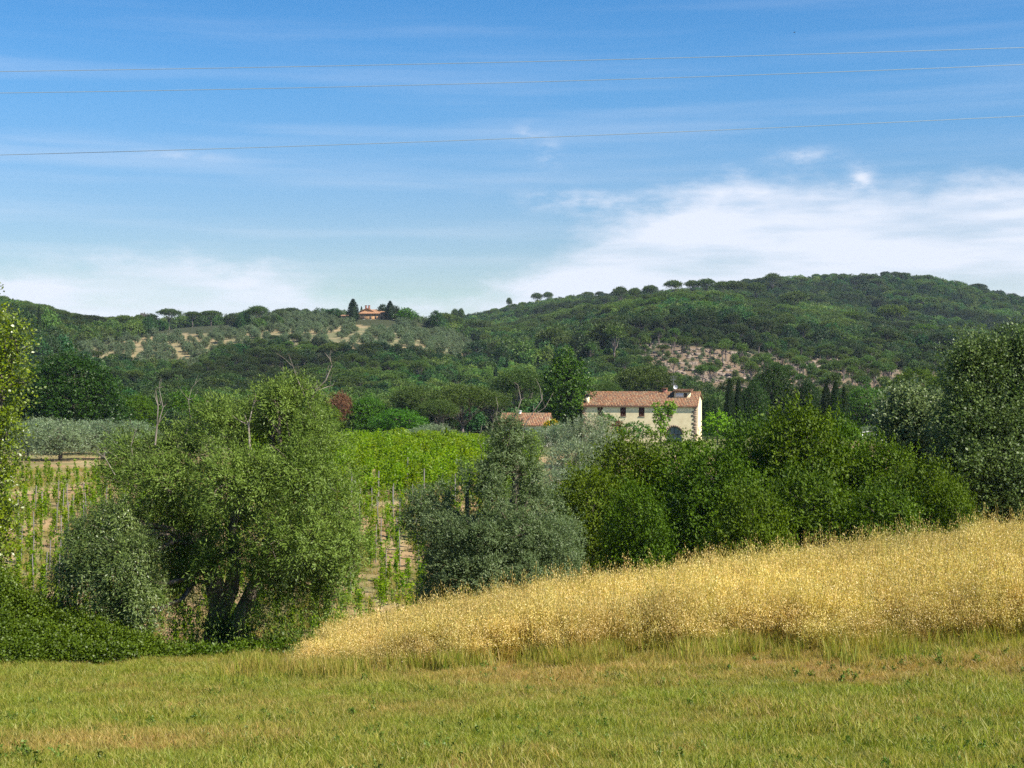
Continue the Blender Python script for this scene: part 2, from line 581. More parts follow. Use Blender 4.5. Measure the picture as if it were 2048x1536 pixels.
# ------------------------------------------------------------------ ground
def mk_ground():
    rows = np.concatenate([np.arange(-50, 10, 2.5), np.arange(10, 40, .16), np.arange(40, 130, .5), np.arange(130, 250, 1.5), [250.0]])
    rows2 = np.concatenate([np.arange(250, 1500, 6.0), np.arange(1500, 5001, 100.0)])
    uu = np.concatenate([np.linspace(-1.1, -.46, 30)[:-1], np.linspace(-.46, .46, 380), np.linspace(.46, 1.1, 30)[1:]])
    m, t = newmat('soil_and_turf')
    ca = t.n('ShaderNodeAttribute', attribute_name='cover')
    gp = t.n('ShaderNodeNewGeometry')
    n1 = t.noise(gp.outputs['Position'], 6.0, 6.0, .65)
    n2 = t.noise(gp.outputs['Position'], 0.5, 5.0, .6)
    n3 = t.noise(gp.outputs['Position'], 45.0, 3.0, .6)
    f = t.math('MULTIPLY', t.math('MULTIPLY_ADD', n1, 1.0, .5), t.math('MULTIPLY_ADD', n2, .8, .6))
    f = t.math('MULTIPLY', f, t.math('MULTIPLY_ADD', n3, .62, .46))
    cmx = t.n('ShaderNodeCombineColor')
    for i in range(3):
        t.l(f, cmx.inputs[i])
    col = t.mix(1.0, ca.outputs['Color'], cmx.outputs[0], 'MULTIPLY')
    p = t.n('ShaderNodeBsdfPrincipled', ins={'Roughness': 1.0})
    p.inputs['Specular IOR Level'].default_value = .1
    t.l(col, p.inputs['Base Color'])
    b = t.n('ShaderNodeBump', ins={'Strength': .9, 'Distance': .08})
    t.l(n1, b.inputs['Height'])
    t.l(b.outputs[0], p.inputs['Normal'])
    o = t.n('ShaderNodeOutputMaterial')
    t.l(p.outputs[0], o.inputs[0])
    for name, rw in (('ground', rows), ('hills', rows2)):
        Y, U = np.meshgrid(rw, uu, indexing='ij')
        X = U * (np.maximum(Y, 0) + 12 + np.maximum(-Y, 0))
        Xf = U * Y
        kf = sst(Y, 60, 200)
        X = X * (1 - kf) + Xf * kf
        Z = gz(X, Y)
        nr, nc = Y.shape
        V = np.stack([X, Y, Z], -1).reshape(-1, 3)
        i = (np.arange(nr - 1) * nc)[:, None] + np.arange(nc - 1)[None]
        Fc = np.stack([i, i + 1, i + nc + 1, i + nc], -1).reshape(-1, 4)
        g = Geo().add(V, Fc)
        ob = g.build(name, m, smooth=True, tint=False)
        col = cover_col(X.ravel(), Y.ravel())
        a = ob.data.attributes.new('cover', 'FLOAT_COLOR', 'POINT')
        a.data.foreach_set('color', np.concatenate([col, np.ones((len(col), 1))], 1).astype(np.float32).ravel())
        tag(ob, 'rolling grassy meadow and tan vineyard soil below the farmhouse' if name == 'ground' else 'wooded hills with open groves behind the farmhouse', kind='structure')


def mixc(a, b, k):
    return a * (1 - k[:, None]) + np.array(b) * k[:, None]


def oat_edge_near(X):
    return 28.3 - .275 * np.clip(X + 4, 0, 15) + 1.3 * (fbm(X / 1.1, X * 0, 8, 3) - .5)


def cover_col(X, Y):
    n = fbm(X / 3, Y / 6, 3, 4)
    n2 = fbm(X / .6, Y / .9, 4, 3)
    base = np.broadcast_to(np.array([.13, .14, .035]), (len(X), 3)).copy()
    base = mixc(base, [.26, .18, .085], sst(dryness(X, Y), .35, .95))
    oz = sst(Y - oat_edge_near(X), -.6, .6) * sst(X, -6, -4.5) * (1 - sst(Y, 39, 42))
    base = mixc(base, [.24, .18, .07], oz)
    vy = sst(Y, 38, 44)
    soil = np.broadcast_to(np.array([.34, .23, .115]), (len(X), 3)).copy()
    soil = mixc(soil, [.42, .34, .18], sst(n, .45, .7) * .7)
    soil = mixc(soil, [.15, .17, .055], sst(fbm(X / 3, Y / 4, 31, 4), .42, .6) * .65)
    base = mixc(base, soil[0] * 0, vy) + soil * vy[:, None]
    px = X / np.maximum(Y, 1) * F + 1024
    # grassy strip round the olives and the garden
    gr = sst(Y, 150, 190)
    base = mixc(base, [.13, .16, .05], gr * .8)
    hay = (px > 1690) & (px < 1930) & (Y > 165) & (Y < 236)
    base = mixc(base, [.36, .25, .12], hay * .8)
    # hills
    h = sst(Y, 235, 270)
    u = px; v = hill_uv(X, np.maximum(Y, 1))[1]
    wood = np.broadcast_to(np.array([.050, .058, .026]), (len(X), 3)).copy()
    wob = (fbm(X / 25, Y / 40, 41, 3) - .5) * 16
    gv = inpoly(u + wob, v + wob * .4, GROVE) & (Y < 790)
    gc = np.array([.17, .17, .085]) + (np.array([.28, .22, .115]) - np.array([.17, .17, .085])) * sst(fbm(X / 18, Y / 40, 51, 3), .42, .58)[:, None]
    go = inpoly(u + wob, v + wob * .4, GROVE_OPEN) & (Y < 790)
    gc = mixc(gc, [.29, .225, .11], go * .5)
    terr = np.sin(v / 3.6 * np.pi + fbm(X / 20, Y / 30, 61, 3) * 5)
    gc = mixc(gc, [.35, .27, .15], sst(terr, .45, .9) * .6)
    wood = np.where(gv[:, None], gc, wood)
    ct = inpoly(u + wob, v + wob * .5, CUT) & (Y < 760)
    cc = np.array([.215, .155, .098]) + (np.array([.09, .095, .045]) - np.array([.215, .155, .098])) * sst(fbm(X / 9, Y / 22, 71, 4), .50, .66)[:, None]
    cc = mixc(cc, [.28, .21, .145], sst(fbm(X / 5, Y / 10, 77, 3), .6, .75) * .7)
    wood = np.where(ct[:, None], cc, wood)
    base = base * (1 - h[:, None]) + wood * h[:, None]
    return np.clip(base, 0, 1)


def dryness(X, Y):
    """where the meadow has dried out: broad bands and patches"""
    px = X / np.maximum(Y, 1) * F + 1024
    d = fbm(X / 2.6 + 5, Y / 1.6, 91, 4) * 1.3 - .42
    # mown verge in front of the oats
    e = oat_edge_near(X)
    d = d + .75 * np.exp(-((Y - (e - 2.2)) / 1.7) ** 2) * sst(X, -3.5, 2)
    d = d + .25 * np.exp(-((Y - (e - .6)) / 1.3) ** 2) * sst(X, -6, 0)
    # dry patch low on the left
    d = d + .40 * np.exp(-((Y - 18.6 - .12 * X) / 1.0) ** 2) * (1 - sst(X, -4.5, -1.0))
    d = d + .25 * np.exp(-((Y - 22.5) / .8) ** 2 - ((X + 4) / 2.5) ** 2)
    return np.clip(d, 0, 1)


# ------------------------------------------------------------------ scatter: one object made of many instances
PROTO = {}


def proto_coll(name, obs):
    c = bpy.data.collections.new(name)
    for i, o in enumerate(obs):
        o.name = '%s_kind_%02d' % (name, i)
        c.objects.link(o)
    return c


def scatter(name, pts, rotz, scl, idx, coll, attrs=None, tilt=None, parent=None):
    n = len(pts)
    me = bpy.data.meshes.new(name)
    me.vertices.add(n)
    me.vertices.foreach_set('co', np.asarray(pts, np.float32).ravel())
    rot = np.zeros((n, 3))
    rot[:, 2] = rotz
    if tilt is not None:
        rot[:, :2] = tilt
    a = me.attributes.new('rot', 'FLOAT_VECTOR', 'POINT'); a.data.foreach_set('vector', rot.astype(np.float32).ravel())
    scl = np.asarray(scl, float)
    if scl.ndim == 1:
        scl = np.repeat(scl[:, None], 3, 1)
    a = me.attributes.new('scl', 'FLOAT_VECTOR', 'POINT'); a.data.foreach_set('vector', scl.astype(np.float32).ravel())
    a = me.attributes.new('idx', 'INT', 'POINT'); a.data.foreach_set('value', np.asarray(idx, np.int32))
    for k, v in (attrs or {}).items():
        a = me.attributes.new(k, 'FLOAT', 'POINT'); a.data.foreach_set('value', np.asarray(v, np.float32))
    me.update()
    o = bpy.data.objects.new(name, me)
    C.objects.link(o)
    if parent is not None:
        o.parent = parent
    ng = bpy.data.node_groups.new(name + '_nodes', 'GeometryNodeTree')
    ng.interface.new_socket('Geometry', in_out='INPUT', socket_type='NodeSocketGeometry')
    ng.interface.new_socket('Geometry', in_out='OUTPUT', socket_type='NodeSocketGeometry')
    N = ng.nodes; Lk = ng.links
    gi = N.new('NodeGroupInput'); go = N.new('NodeGroupOutput')
    ip = N.new('GeometryNodeInstanceOnPoints')
    ci = N.new('GeometryNodeCollectionInfo')
    ci.inputs['Collection'].default_value = coll
    ci.inputs['Separate Children'].default_value = True
    ci.inputs['Reset Children'].default_value = True

    def na(nm, ty):
        q = N.new('GeometryNodeInputNamedAttribute')
        q.data_type = ty
        q.inputs['Name'].default_value = nm
        return q.outputs['Attribute']
    Lk.new(gi.outputs[0], ip.inputs['Points'])
    Lk.new(ci.outputs[0], ip.inputs['Instance'])
    ip.inputs['Pick Instance'].default_value = True
    Lk.new(na('idx', 'INT'), ip.inputs['Instance Index'])
    er = N.new('FunctionNodeEulerToRotation')
    Lk.new(na('rot', 'FLOAT_VECTOR'), er.inputs[0])
    Lk.new(er.outputs[0], ip.inputs['Rotation'])
    Lk.new(na('scl', 'FLOAT_VECTOR'), ip.inputs['Scale'])
    Lk.new(ip.outputs[0], go.inputs[0])
    md = o.modifiers.new('scatter', 'NODES')
    md.node_group = ng
    return o


mk_ground()
# =====PART2
# ------------------------------------------------------------------ leaf materials
L_willow = leafmat('willow_leaf', (.060, .105, .016), (.25, .325, .085), back=(.15, .21, .07), rough=.5, spec=.22, vary=0)
L_grey = leafmat('grey_willow_leaf', (.040, .080, .022), (.19, .26, .125), back=(.16, .22, .11), rough=.5, spec=.25, vary=0)
L_dark = leafmat('dark_green_leaf', (.020, .056, .005), (.135, .205, .022), rough=.6, spec=.18, vary=.18)
L_oak = leafmat('oak_leaf', (.014, .045, .004), (.040, .095, .008), rough=.5, vary=.15)
L_poplar = leafmat('poplar_leaf', (.028, .066, .012), (.14, .205, .06), back=(.15, .21, .11), rough=.5, spec=.3, vary=.1)
L_yellow = leafmat('yellow_green_leaf', (.11, .17, .018), (.22, .28, .035), back=(.20, .26, .07), rough=.38, spec=.5, vary=0)
L_bramble = leafmat('bramble_leaf', (.026, .062, .008), (.12, .19, .028), rough=.5, vary=.1)
L_lime = leafmat('lime_leaf', (.13, .28, .015), (.22, .42, .03), rough=.5, vary=.1)
L_garden = leafmat('garden_leaf', (.05, .14, .015), (.10, .22, .03), rough=.5, vary=.2)
L_vine = leafmat('vine_leaf', (.115, .205, .018), (.27, .385, .04), rough=.5, trans=.45, vary=.3)
L_olive = leafmat('olive_leaf', (.13, .19, .09), (.22, .29, .16), back=(.28, .33, .24), rough=.45, spec=.45, vary=.2)
L_pine = leafmat('pine_needles', (.028, .060, .012), (.105, .155, .034), rough=.6, trans=.2, vary=.3)
L_wood = leafmat('woodland_leaf', (.014, .044, .013), (.074, .138, .040), rough=.55, trans=.25, vary=.95, hue=.07)
L_woodlt = leafmat('light_woodland_leaf', (.055, .105, .026), (.125, .19, .048), rough=.55, trans=.25, vary=.5, hue=.05)
L_cyp = leafmat('cypress_foliage', (.014, .034, .008), (.036, .068, .015), rough=.6, trans=.12, vary=.25)
L_grove = leafmat('grove_leaf', (.10, .145, .075), (.17, .22, .12), rough=.5, vary=.35)
L_rust = leafmat('rusty_leaf', (.16, .085, .045), (.26, .145, .08), rough=.6, vary=0)
L_flower = leafmat('broom_flower', (.50, .38, .02), (.75, .58, .03), rough=.6, vary=0)
L_ivy = leafmat('ivy_leaf', (.02, .06, .012), (.05, .11, .02), rough=.4, vary=0)
L_grass = leafmat('grass_blade', (.155, .19, .030), (.34, .375, .085), rough=.5, trans=.4, vary=.4, dry=(.42, .30, .13), spec=.35, k=.92)
L_straw = leafmat('oat_straw', (.66, .47, .16), (1.0, .84, .43), rough=.42, trans=.38, vary=.25, spec=.45)
L_stalk = leafmat('oat_stalk', (.32, .26, .07), (.72, .53, .21), rough=.5, trans=.3, vary=.4)
L_weed = leafmat('weed_leaf', (.11, .17, .035), (.20, .27, .065), rough=.5, vary=.3)


def lob(px, v, rp, rv, D0, base, off=0.0, depth=1.0):
    """a lobe of a tree: seen from the meadow it stands at bearing px and height v, off metres behind the stem"""
    D = D0 + off
    p = PX(px, v, D) - base
    s = D / F
    return (p[0], p[1], p[2], rp * s, (rp + rv) * .5 * s * depth, rv * s)


def root_at(px, D):
    x = (px - 1024) / F * D
    return np.array([x, D, gz1(x, D)])


# ------------------------------------------------------------------ the big pollard willow on the left
def big_willow():
    rng = np.random.default_rng(3)
    D = 36.0
    base = root_at(440, D); base[2] -= .1
    r = empty('willow_tree', base)
    tag(r, 'large grey-green old willow with a thick dark forked trunk and dead twigs on top', 'tree')
    L = lambda *a, **k: lob(a[0], a[1], a[2], a[3], D, base, *a[4:], **k)
    lobes = [L(588, 788, 46, 40, .1), L(430, 822, 44, 36, 0), L(590, 822, 74, 62, .2), L(520, 838, 84, 66, 1.0), L(622, 880, 72, 70, -.6), L(440, 860, 74, 66, -.4), L(355, 905, 84, 62, .4), L(262, 905, 66, 50, .6), L(470, 1105, 62, 46, -1.2), L(415, 1120, 54, 44, -1.0), L(530, 1140, 46, 46, -1.0), L(360, 1140, 42, 62, -.3),
             L(232, 945, 46, 36, .1), L(315, 955, 84, 56, -1.0), L(600, 950, 105, 84, -1.3), L(470, 950, 115, 80, -1.9), L(665, 1010, 70, 82, -.2), L(690, 1090, 62, 72, -.4),
             L(590, 1075, 98, 82, -1.7), L(640, 1160, 66, 56, .2), L(400, 1040, 76, 62, .2), L(490, 1010, 105, 70, 1.6), L(370, 1050, 95, 80, 1.9), L(600, 1120, 90, 75, 1.8),
             L(555, 1165, 62, 52, 1.0), L(345, 1130, 72, 82, 1.4), L(330, 1010, 66, 60, -.2), L(548, 800, 50, 50, -.5)]
    low = [L(235, 1030, 62, 40, -1.2), L(170, 1075, 52, 42, -1.4), L(255, 1105, 66, 56, -1.9), L(180, 1135, 58, 50, -1.5), L(275, 1180, 50, 52, -2.1), L(135, 1150, 36, 40, -1.3), L(220, 1215, 50, 50, -1.8), L(265, 1245, 36, 36, -2.0)]
    g = Geo()
    crown(g, rng, [(*l_[:3], *(np.array(l_[3:]) * .80)) for l_ in lobes], 15500, 13, .082, .024, L=.34, droop=.2, up=.35, shell=.35, jit=.04, rag=.3, face=.85)
    crown(g, rng, lobes[6:], 700, 14, .10, .024, L=.9, droop=.9, up=-.3, shell=.8, jit=.05, cull=False)
    # hanging curtains
    hang = [L(560, 1235, 46, 26, -.2), L(520, 1225, 40, 30, .8), L(640, 1195, 44, 24, 0), L(385, 1205, 30, 30, 1.5), L(350, 1235, 26, 30, 1.7), L(590, 1265, 20, 24, .3)]
    crown(g, rng, hang + [L(440, 1195, 34, 30, -1.0), L(500, 1215, 34, 26, -.9), L(410, 1235, 22, 24, -.6)], 640, 24, .09, .022, L=1.0, droop=1.1, up=-.6, shell=.2, jit=.06, cull=False)
    g.build('crown', L_willow, r)
    g2 = Geo()
    crown(g2, rng, [(*l_[:3], *(np.array(l_[3:]) * .78)) for l_ in low], 4600, 12, .082, .024, L=.4, droop=.45, up=.1, shell=.35, jit=.05, rag=.3, face=.85)
    lg = g2.build('low_crown', leafmat('mid_willow_leaf', (.045, .085, .020), (.215, .285, .10), back=(.17, .23, .11), rough=.42, spec=.42, vary=0), r)
    lg['label'] = 'drooping silver-green lower boughs'
    t = Geo()

    def q(px, v, off=0.): return PX(px, v, D + off) - base
    t.tube([q(428, 1345), q(427, 1300), q(432, 1255), q(438, 1215), q(430, 1170), q(415, 1125, .1), q(400, 1075, .2)], [.42, .34, .28, .26, .25, .20, .14], 12)
    t.tube([q(440, 1340, -.1), q(458, 1280, -.1), q(478, 1235, -.1), q(500, 1190, 0), q(520, 1140, .1), (q(545, 1060, .2))], [.30, .22, .20, .18, .14, .10], 10)
    t.tube([q(440, 1225), q(462, 1180, .2), q(470, 1120, .4), q(462, 1060, .3)], [.24, .2, .17, .12], 9)
    t.tube([q(478, 1275, -.1), q(495, 1272, -.2), q(520, 1281, -.3)], [.06, .045, .02], 6)
    t.tube([q(462, 1060, .3), q(480, 1000, .2), q(540, 960), q(547, 920), q(545, 870), q(580, 820)], [.12, .11, .13, .1, .07, .04], 7)
    t.tube([q(545, 1060, .2), q(600, 1030), q(650, 1040, -.2)], [.1, .07, .03], 6)
    forks = [q(400, 1075, .2), q(545, 1060, .2), q(462, 1060, .3), q(430, 1140), q(545, 960), q(470, 1120, .4)]
    limbs(t, rng, forks, lobes + low, .085, 5, .3)
    t.build('trunk', bark, r)
    for pth, rr in (([q(640, 860), q(618, 810), q(632, 780), q(652, 760), q(664, 730), q(662, 725)], .035), ([q(618, 812), q(604, 780), q(592, 752), q(587, 735)], .022),
                    ([q(632, 782), q(660, 772), q(655, 790)], .016), ([q(310, 890, -.3), q(314, 850, -.3), q(316, 812, -.3), q(311, 780, -.3)], .035), ([q(316, 850, -.3), q(326, 815, -.3), q(318, 775, -.3)], .02),
                    ([q(372, 870, -.3), q(380, 835, -.3), q(377, 800, -.3), q(384, 775, -.3)], .018), ([q(500, 900, -1.2), q(497, 850, -1.0), q(505, 815, -.9)], .045), 
                    ([q(268, 930), q(262, 890), q(272, 860)], .02), ([q(230, 950, -.6), q(210, 915, -.6), q(195, 905, -.6)], .016),
                    ([q(572, 800), q(574, 770), q(568, 745)], .014), ([q(470, 1090, -.5), q(440, 1120, -1.0), q(425, 1160, -1.2), q(415, 1190, -1.2)], .03), ([q(470, 1100, -.5), q(505, 1085, -1.3), q(530, 1050, -1.6), q(510, 1020, -1.6)], .03)):
        d = Geo()
        n = len(pth)
        rr *= .75
        d.tube(pth, np.linspace(rr, rr * .3, n), 5)
        for k in range(1, n):
            for _ in range(2):
                e = np.array(pth[k]) + np.array([rng.normal() * .18, rng.normal() * .18, rng.uniform(.08, .4)])
                d.tube([pth[k], (np.array(pth[k]) + e) / 2 + rng.normal(size=3) * .03, e], [rr * .4, rr * .28, rr * .12], 4)
        d.build('dead_branch', bark_pale, r)
    iv = Geo()
    crown(iv, rng, [(-.1, -.25, .35, .5, .35, .6), (.35, -.2, .4, .45, .35, .55)], 260, 9, .08, .06, L=.2, droop=.1, up=.2, shell=.7, jit=.05, cull=False)
    iv.build('ivy', L_ivy, r)


def grey_willow():
    rng = np.random.default_rng(8)
    D = 43.0
    base = root_at(1000, D); base[2] -= .1
    r = empty('willow_tree', base)
    tag(r, 'silvery grey-green bushy willow with a narrow ragged top, in the middle behind the oats', 'tree')
    L = lambda *a, **k: lob(a[0], a[1], a[2], a[3], D, base, *a[4:], **k)
    lobes = [L(1020, 858, 34, 26, 0), L(1012, 872, 46, 36, 0), L(1035, 905, 56, 40, .3), L(1055, 950, 44, 30, .2), L(1000, 930, 40, 40, -.2), L(965, 955, 48, 40, -.5), L(985, 1000, 52, 50, -.8), L(1065, 1010, 56, 50, .3),
             L(868, 1010, 60, 46, .3), L(835, 1045, 46, 34, .1), L(890, 1060, 62, 44, -.6), L(960, 1080, 82, 56, -1.6), L(1050, 1075, 84, 58, -1.2), L(1110, 1090, 60, 60, -.2), L(1120, 1145, 56, 56, -.8),
             L(900, 1130, 72, 56, -.8), L(960, 1150, 84, 64, -1.8), L(1050, 1160, 84, 64, -1.8), L(880, 1190, 62, 46, -.5), L(1000, 1080, 96, 80, 1.4), L(900, 1100, 72, 76, 1.4), L(1090, 1100, 72, 80, 1.4),
             L(1140, 1190, 34, 38, -.5), L(1010, 1220, 110, 50, -.8)]
    g = Geo()
    crown(g, rng, [(*l_[:3], *(np.array(l_[3:]) * .82)) for l_ in lobes], 15500, 12, .078, .030, L=.28, droop=.1, up=.4, shell=.4, jit=.04, rag=.3, face=.85)
    g.build('crown', L_grey, r)
    t = Geo()

    def q(px, v, off=0.): return PX(px, v, D + off) - base
    t.tube([np.array([0, 0, -.3]), q(1008, 1200), q(1015, 1120), q(1022, 1050), q(1030, 990), q(1033, 940), q(1025, 890)], [.30, .26, .2, .16, .12, .10, .05], 9)
    t.tube([q(1008, 1200), q(960, 1120, -.3), q(935, 1040), q(934, 985), q(940, 960)], [.16, .12, .08, .06, .03], 7)
    t.tube([q(935, 1050), q(912, 1025), q(893, 1012)], [.05, .04, .03], 5)
    t.tube([q(1022, 1060), q(1050, 1015), q(1062, 980)], [.09, .06, .03], 5)
    forks = [q(1008, 1190), q(1015, 1110), q(1022, 1050), q(935, 1040), q(1033, 950)]
    limbs(t, rng, forks, lobes, .06, 5, .3)
    t.build('trunk', bark, r)
    for pth, rr in (([q(1045, 880), q(1050, 850), q(1068, 822), q(1084, 800), q(1080, 775)], .022), ([q(1000, 860), q(992, 830), q(996, 812)], .016), ([q(1020, 850), q(1034, 825), q(1042, 800), q(1036, 770)], .02),
                    ([q(960, 930), q(965, 900), q(955, 880), q(962, 862)], .014), ([q(1068, 830), q(1090, 815), q(1104, 790)], .014)):
        d = Geo()
        d.tube(pth, np.linspace(rr, rr * .3, len(pth)), 5)
        for k in range(1, len(pth)):
            e = np.array(pth[k]) + np.array([rng.normal() * .15, rng.normal() * .15, rng.uniform(.08, .35)])
            d.tube([pth[k], e], [rr * .4, rr * .15], 4)
        d.build('dead_branch', bark_pale, r)


big_willow()
grey_willow()


# ------------------------------------------------------------------ left edge poplar, right poplars, thicket of dark trees
def make_tree(name, label, cat, base, lobes, leafm, nsh, per, leaf, wid, trunk, tr, seed, Lh=.5, droop=.1, up=.4, group=None, limb=.06, bk=None, shell=.5, rag=.15, sub=4, bias=.15, face=.74, jit=.06, rz=0.):
    rng = np.random.default_rng(seed)
    r = empty(name, base, rz)
    tag(r, label, cat, group)
    g = Geo()
    crown(g, rng, lobes, nsh, per, leaf, wid, L=Lh, droop=droop, up=up, shell=shell, rag=rag, bias=bias, face=face, jit=jit)
    g.build('crown', leafm, r)
    t = Geo()
    t.tube(trunk, tr, 8)
    limbs(t, rng, trunk[1:], lobes, limb, sub, .3, 5)
    t.build('trunk', bk or bark, r)
    return r


D = 38.0
b = root_at(-14, D)
L = lambda *a, **k: lob(a[0], a[1], a[2], a[3], D, b, *a[4:], **k)
make_tree('poplar_tree', 'tall yellow-green poplar at the left edge beside the young vines', 'tree', b,
          [L(30, 678, 22, 34, 0), L(8, 730, 36, 36, .2), L(-30, 720, 46, 50, .5), L(8, 800, 30, 44, 0), L(48, 765, 12, 16, 0), L(-25, 850, 45, 60, .2), L(14, 872, 24, 36, -.4), L(-40, 940, 56, 60, .2), L(-4, 960, 30, 44, -.3),
           L(-30, 1040, 52, 60, 0), L(-4, 1060, 32, 60, -.4), L(-70, 860, 50, 80, .6), L(-40, 1130, 42, 50, 0), L(-80, 1000, 50, 100, .8), L(-30, 640, 34, 50, .3)],
          L_yellow, 3000, 11, .085, .06, [(0, 0, -.2), (0, 0, 1.5), (.05, 0, 3.5), (.1, .1, 5.5), (.2, .1, 7.2)], [.2, .17, .13, .09, .04], 21, Lh=.45, droop=.1, shell=.35, jit=.08)

D = 74.0
for (cx, seed, label, lob_px) in (
    (1960, 31, 'tall dark poplar with glinting leaves at the right edge above the oats',
     [(1940, 735, 34, 36, 0), (1965, 775, 52, 50, .5), (1938, 800, 34, 36, -.5), (1990, 730, 30, 28, 0), (1930, 870, 34, 34, -.5), (1960, 860, 62, 52, -1), (1922, 925, 30, 28, -.3), (1950, 940, 70, 56, -1.5),
      (1990, 1000, 60, 50, -1), (1935, 1000, 50, 44, -.6), (1950, 1060, 70, 50, 0), (2000, 820, 40, 60, .5)]),
    (2070, 33, 'broad poplar cut by the right edge, its shoots rising above the hill',
     [(2040, 705, 22, 24, 0), (2060, 740, 40, 40, 0), (2050, 810, 46, 46, -.5), (2090, 780, 50, 70, .5), (2035, 890, 36, 44, -1), (2060, 960, 56, 56, -1.2), (2100, 880, 56, 70, 0), (2060, 1040, 66, 56, -.5), (2120, 980, 60, 80, .4)])):
    b = root_at(cx, D)
    L = lambda *a, **k: lob(a[0], a[1], a[2], a[3], D, b, *a[4:], **k)
    hh = (768 - 760) / F * D - b[2]
    make_tree('poplar_tree', label, 'tree', b, [L(q[0], q[1], q[2] * .86, q[3] * .86, q[4]) for q in lob_px], L_poplar, 9500, 10, .145, .11,
              [(0, 0, -.2), (0, 0, hh * .25), (.1, 0, hh * .5), (-.1, .1, hh * .75), (0, .1, hh)], [.32, .26, .2, .14, .06], seed, Lh=1.2, up=.9, droop=.0, limb=.09, shell=.4, rag=.3, jit=.09)
D = 80.0
b = root_at(1845, D)
L = lambda *a, **k: lob(a[0], a[1], a[2], a[3], D, b, *a[4:], **k)
make_tree('poplar_tree', 'smaller loose poplar with silver-edged leaves just left of the tall right-hand poplars', 'tree', b,
          [L(1808, 815, 26, 26, 0), L(1835, 812, 18, 20, 0), L(1790, 858, 26, 24, 0), L(1820, 850, 36, 34, -.5), L(1868, 830, 24, 24, 0), L(1800, 895, 32, 26, 0), L(1845, 890, 46, 42, -1), L(1885, 870, 22, 24, 0), L(1850, 940, 50, 36, 0), L(1840, 1000, 50, 40, 0)],
          leafmat('silver_poplar_leaf', (.06, .11, .03), (.21, .28, .12), back=(.24, .30, .19), rough=.45, spec=.35, vary=0), 3800, 10, .16, .12, [(0, 0, -.2), (0, 0, 3), (-.1, 0, 6), (-.3, .1, 8.2)], [.2, .16, .12, .06], 35, Lh=1.0, up=.9, limb=.07, shell=.4, rag=.3, jit=.08)


def unit_tree(seed, n, per, leaf, wid, leafm, H, Wd, nl, clear=.25, shell=.5, flat=1., Lh=.5, up=.35, trunk=True, jit=.07, droop=.1, rag=.18, bk=None, open_=1.0):
    """a free-standing proto tree of height H and width Wd as (crown mesh, trunk mesh)"""
    rng = np.random.default_rng(seed)
    lobes = []
    ch = H * (1 - clear)
    for k in range(nl):
        a = k * 2.4 + rng.random() * .6
        zz = (k + .5) / nl
        rad = Wd * .5 * math.sqrt(max(.05, 1 - (zz * 2 - .85) ** 2 * .8)) * .62 * rng.uniform(.75, 1.1)
        s = Wd * rng.uniform(.19, .29)
        lobes.append((math.cos(a) * rad, math.sin(a) * rad, H * clear + ch * (.12 + .76 * zz), s, s, s * .85 * flat))
    lobes.append((0, 0, H * clear + ch * .5, Wd * .3, Wd * .3, ch * .36))
    lobes.append((0, 0, H - Wd * .2 * flat, Wd * .22, Wd * .22, Wd * .2 * flat))
    g = Geo()
    crown(g, rng, lobes, n, per, leaf, wid, L=Lh, droop=droop, up=up, shell=shell, jit=jit, rag=rag)
    t = Geo()
    path = [(0, 0, -.4), (rng.normal() * .1, rng.normal() * .1, H * .25), (rng.normal() * .3, rng.normal() * .3, H * .5), (0, 0, H * .85)]
    t.tube(path, [Wd * .035, Wd * .03, Wd * .02, Wd * .006], 7)
    limbs(t, rng, path[1:3], lobes, Wd * .012, 3, .35, 4)
    gm = g.build('crown', leafm, None, link=False)
    tm = t.build('trunk', bk or bark, None, link=False)
    return gm.data, tm.data, H, Wd


def put_tree(pr, name, label, px, vtop, D, wpx, group=None, cat='tree', rz=None, part=True, mat=None, base_off=0., sy=None):
    cm_, tm_, H, Wd = pr
    x = (px - 1024) / F * D
    z = gz1(x, D) + base_off
    h = (768 - vtop) / F * D - z
    wv = wpx / F * D
    r = empty(name, (x, D, z), rz if rz is not None else (px * 7.13) % 6.28)
    r.scale = (wv / Wd, (sy or wv) / Wd, h / H)
    tag(r, label, cat, group)
    for nm, md in (('crown', cm_), ('trunk', tm_)):
        o = bpy.data.objects.new(nm, md)
        C.objects.link(o)
        o.parent = r
        if nm == 'crown' and mat is not None:
            md2 = MCACHE.get((md.name, mat.name))
            if md2 is None:
                md2 = md.copy(); md2.materials.clear(); md2.materials.append(mat)
                MCACHE[(md.name, mat.name)] = md2
            o.data = md2
    return r


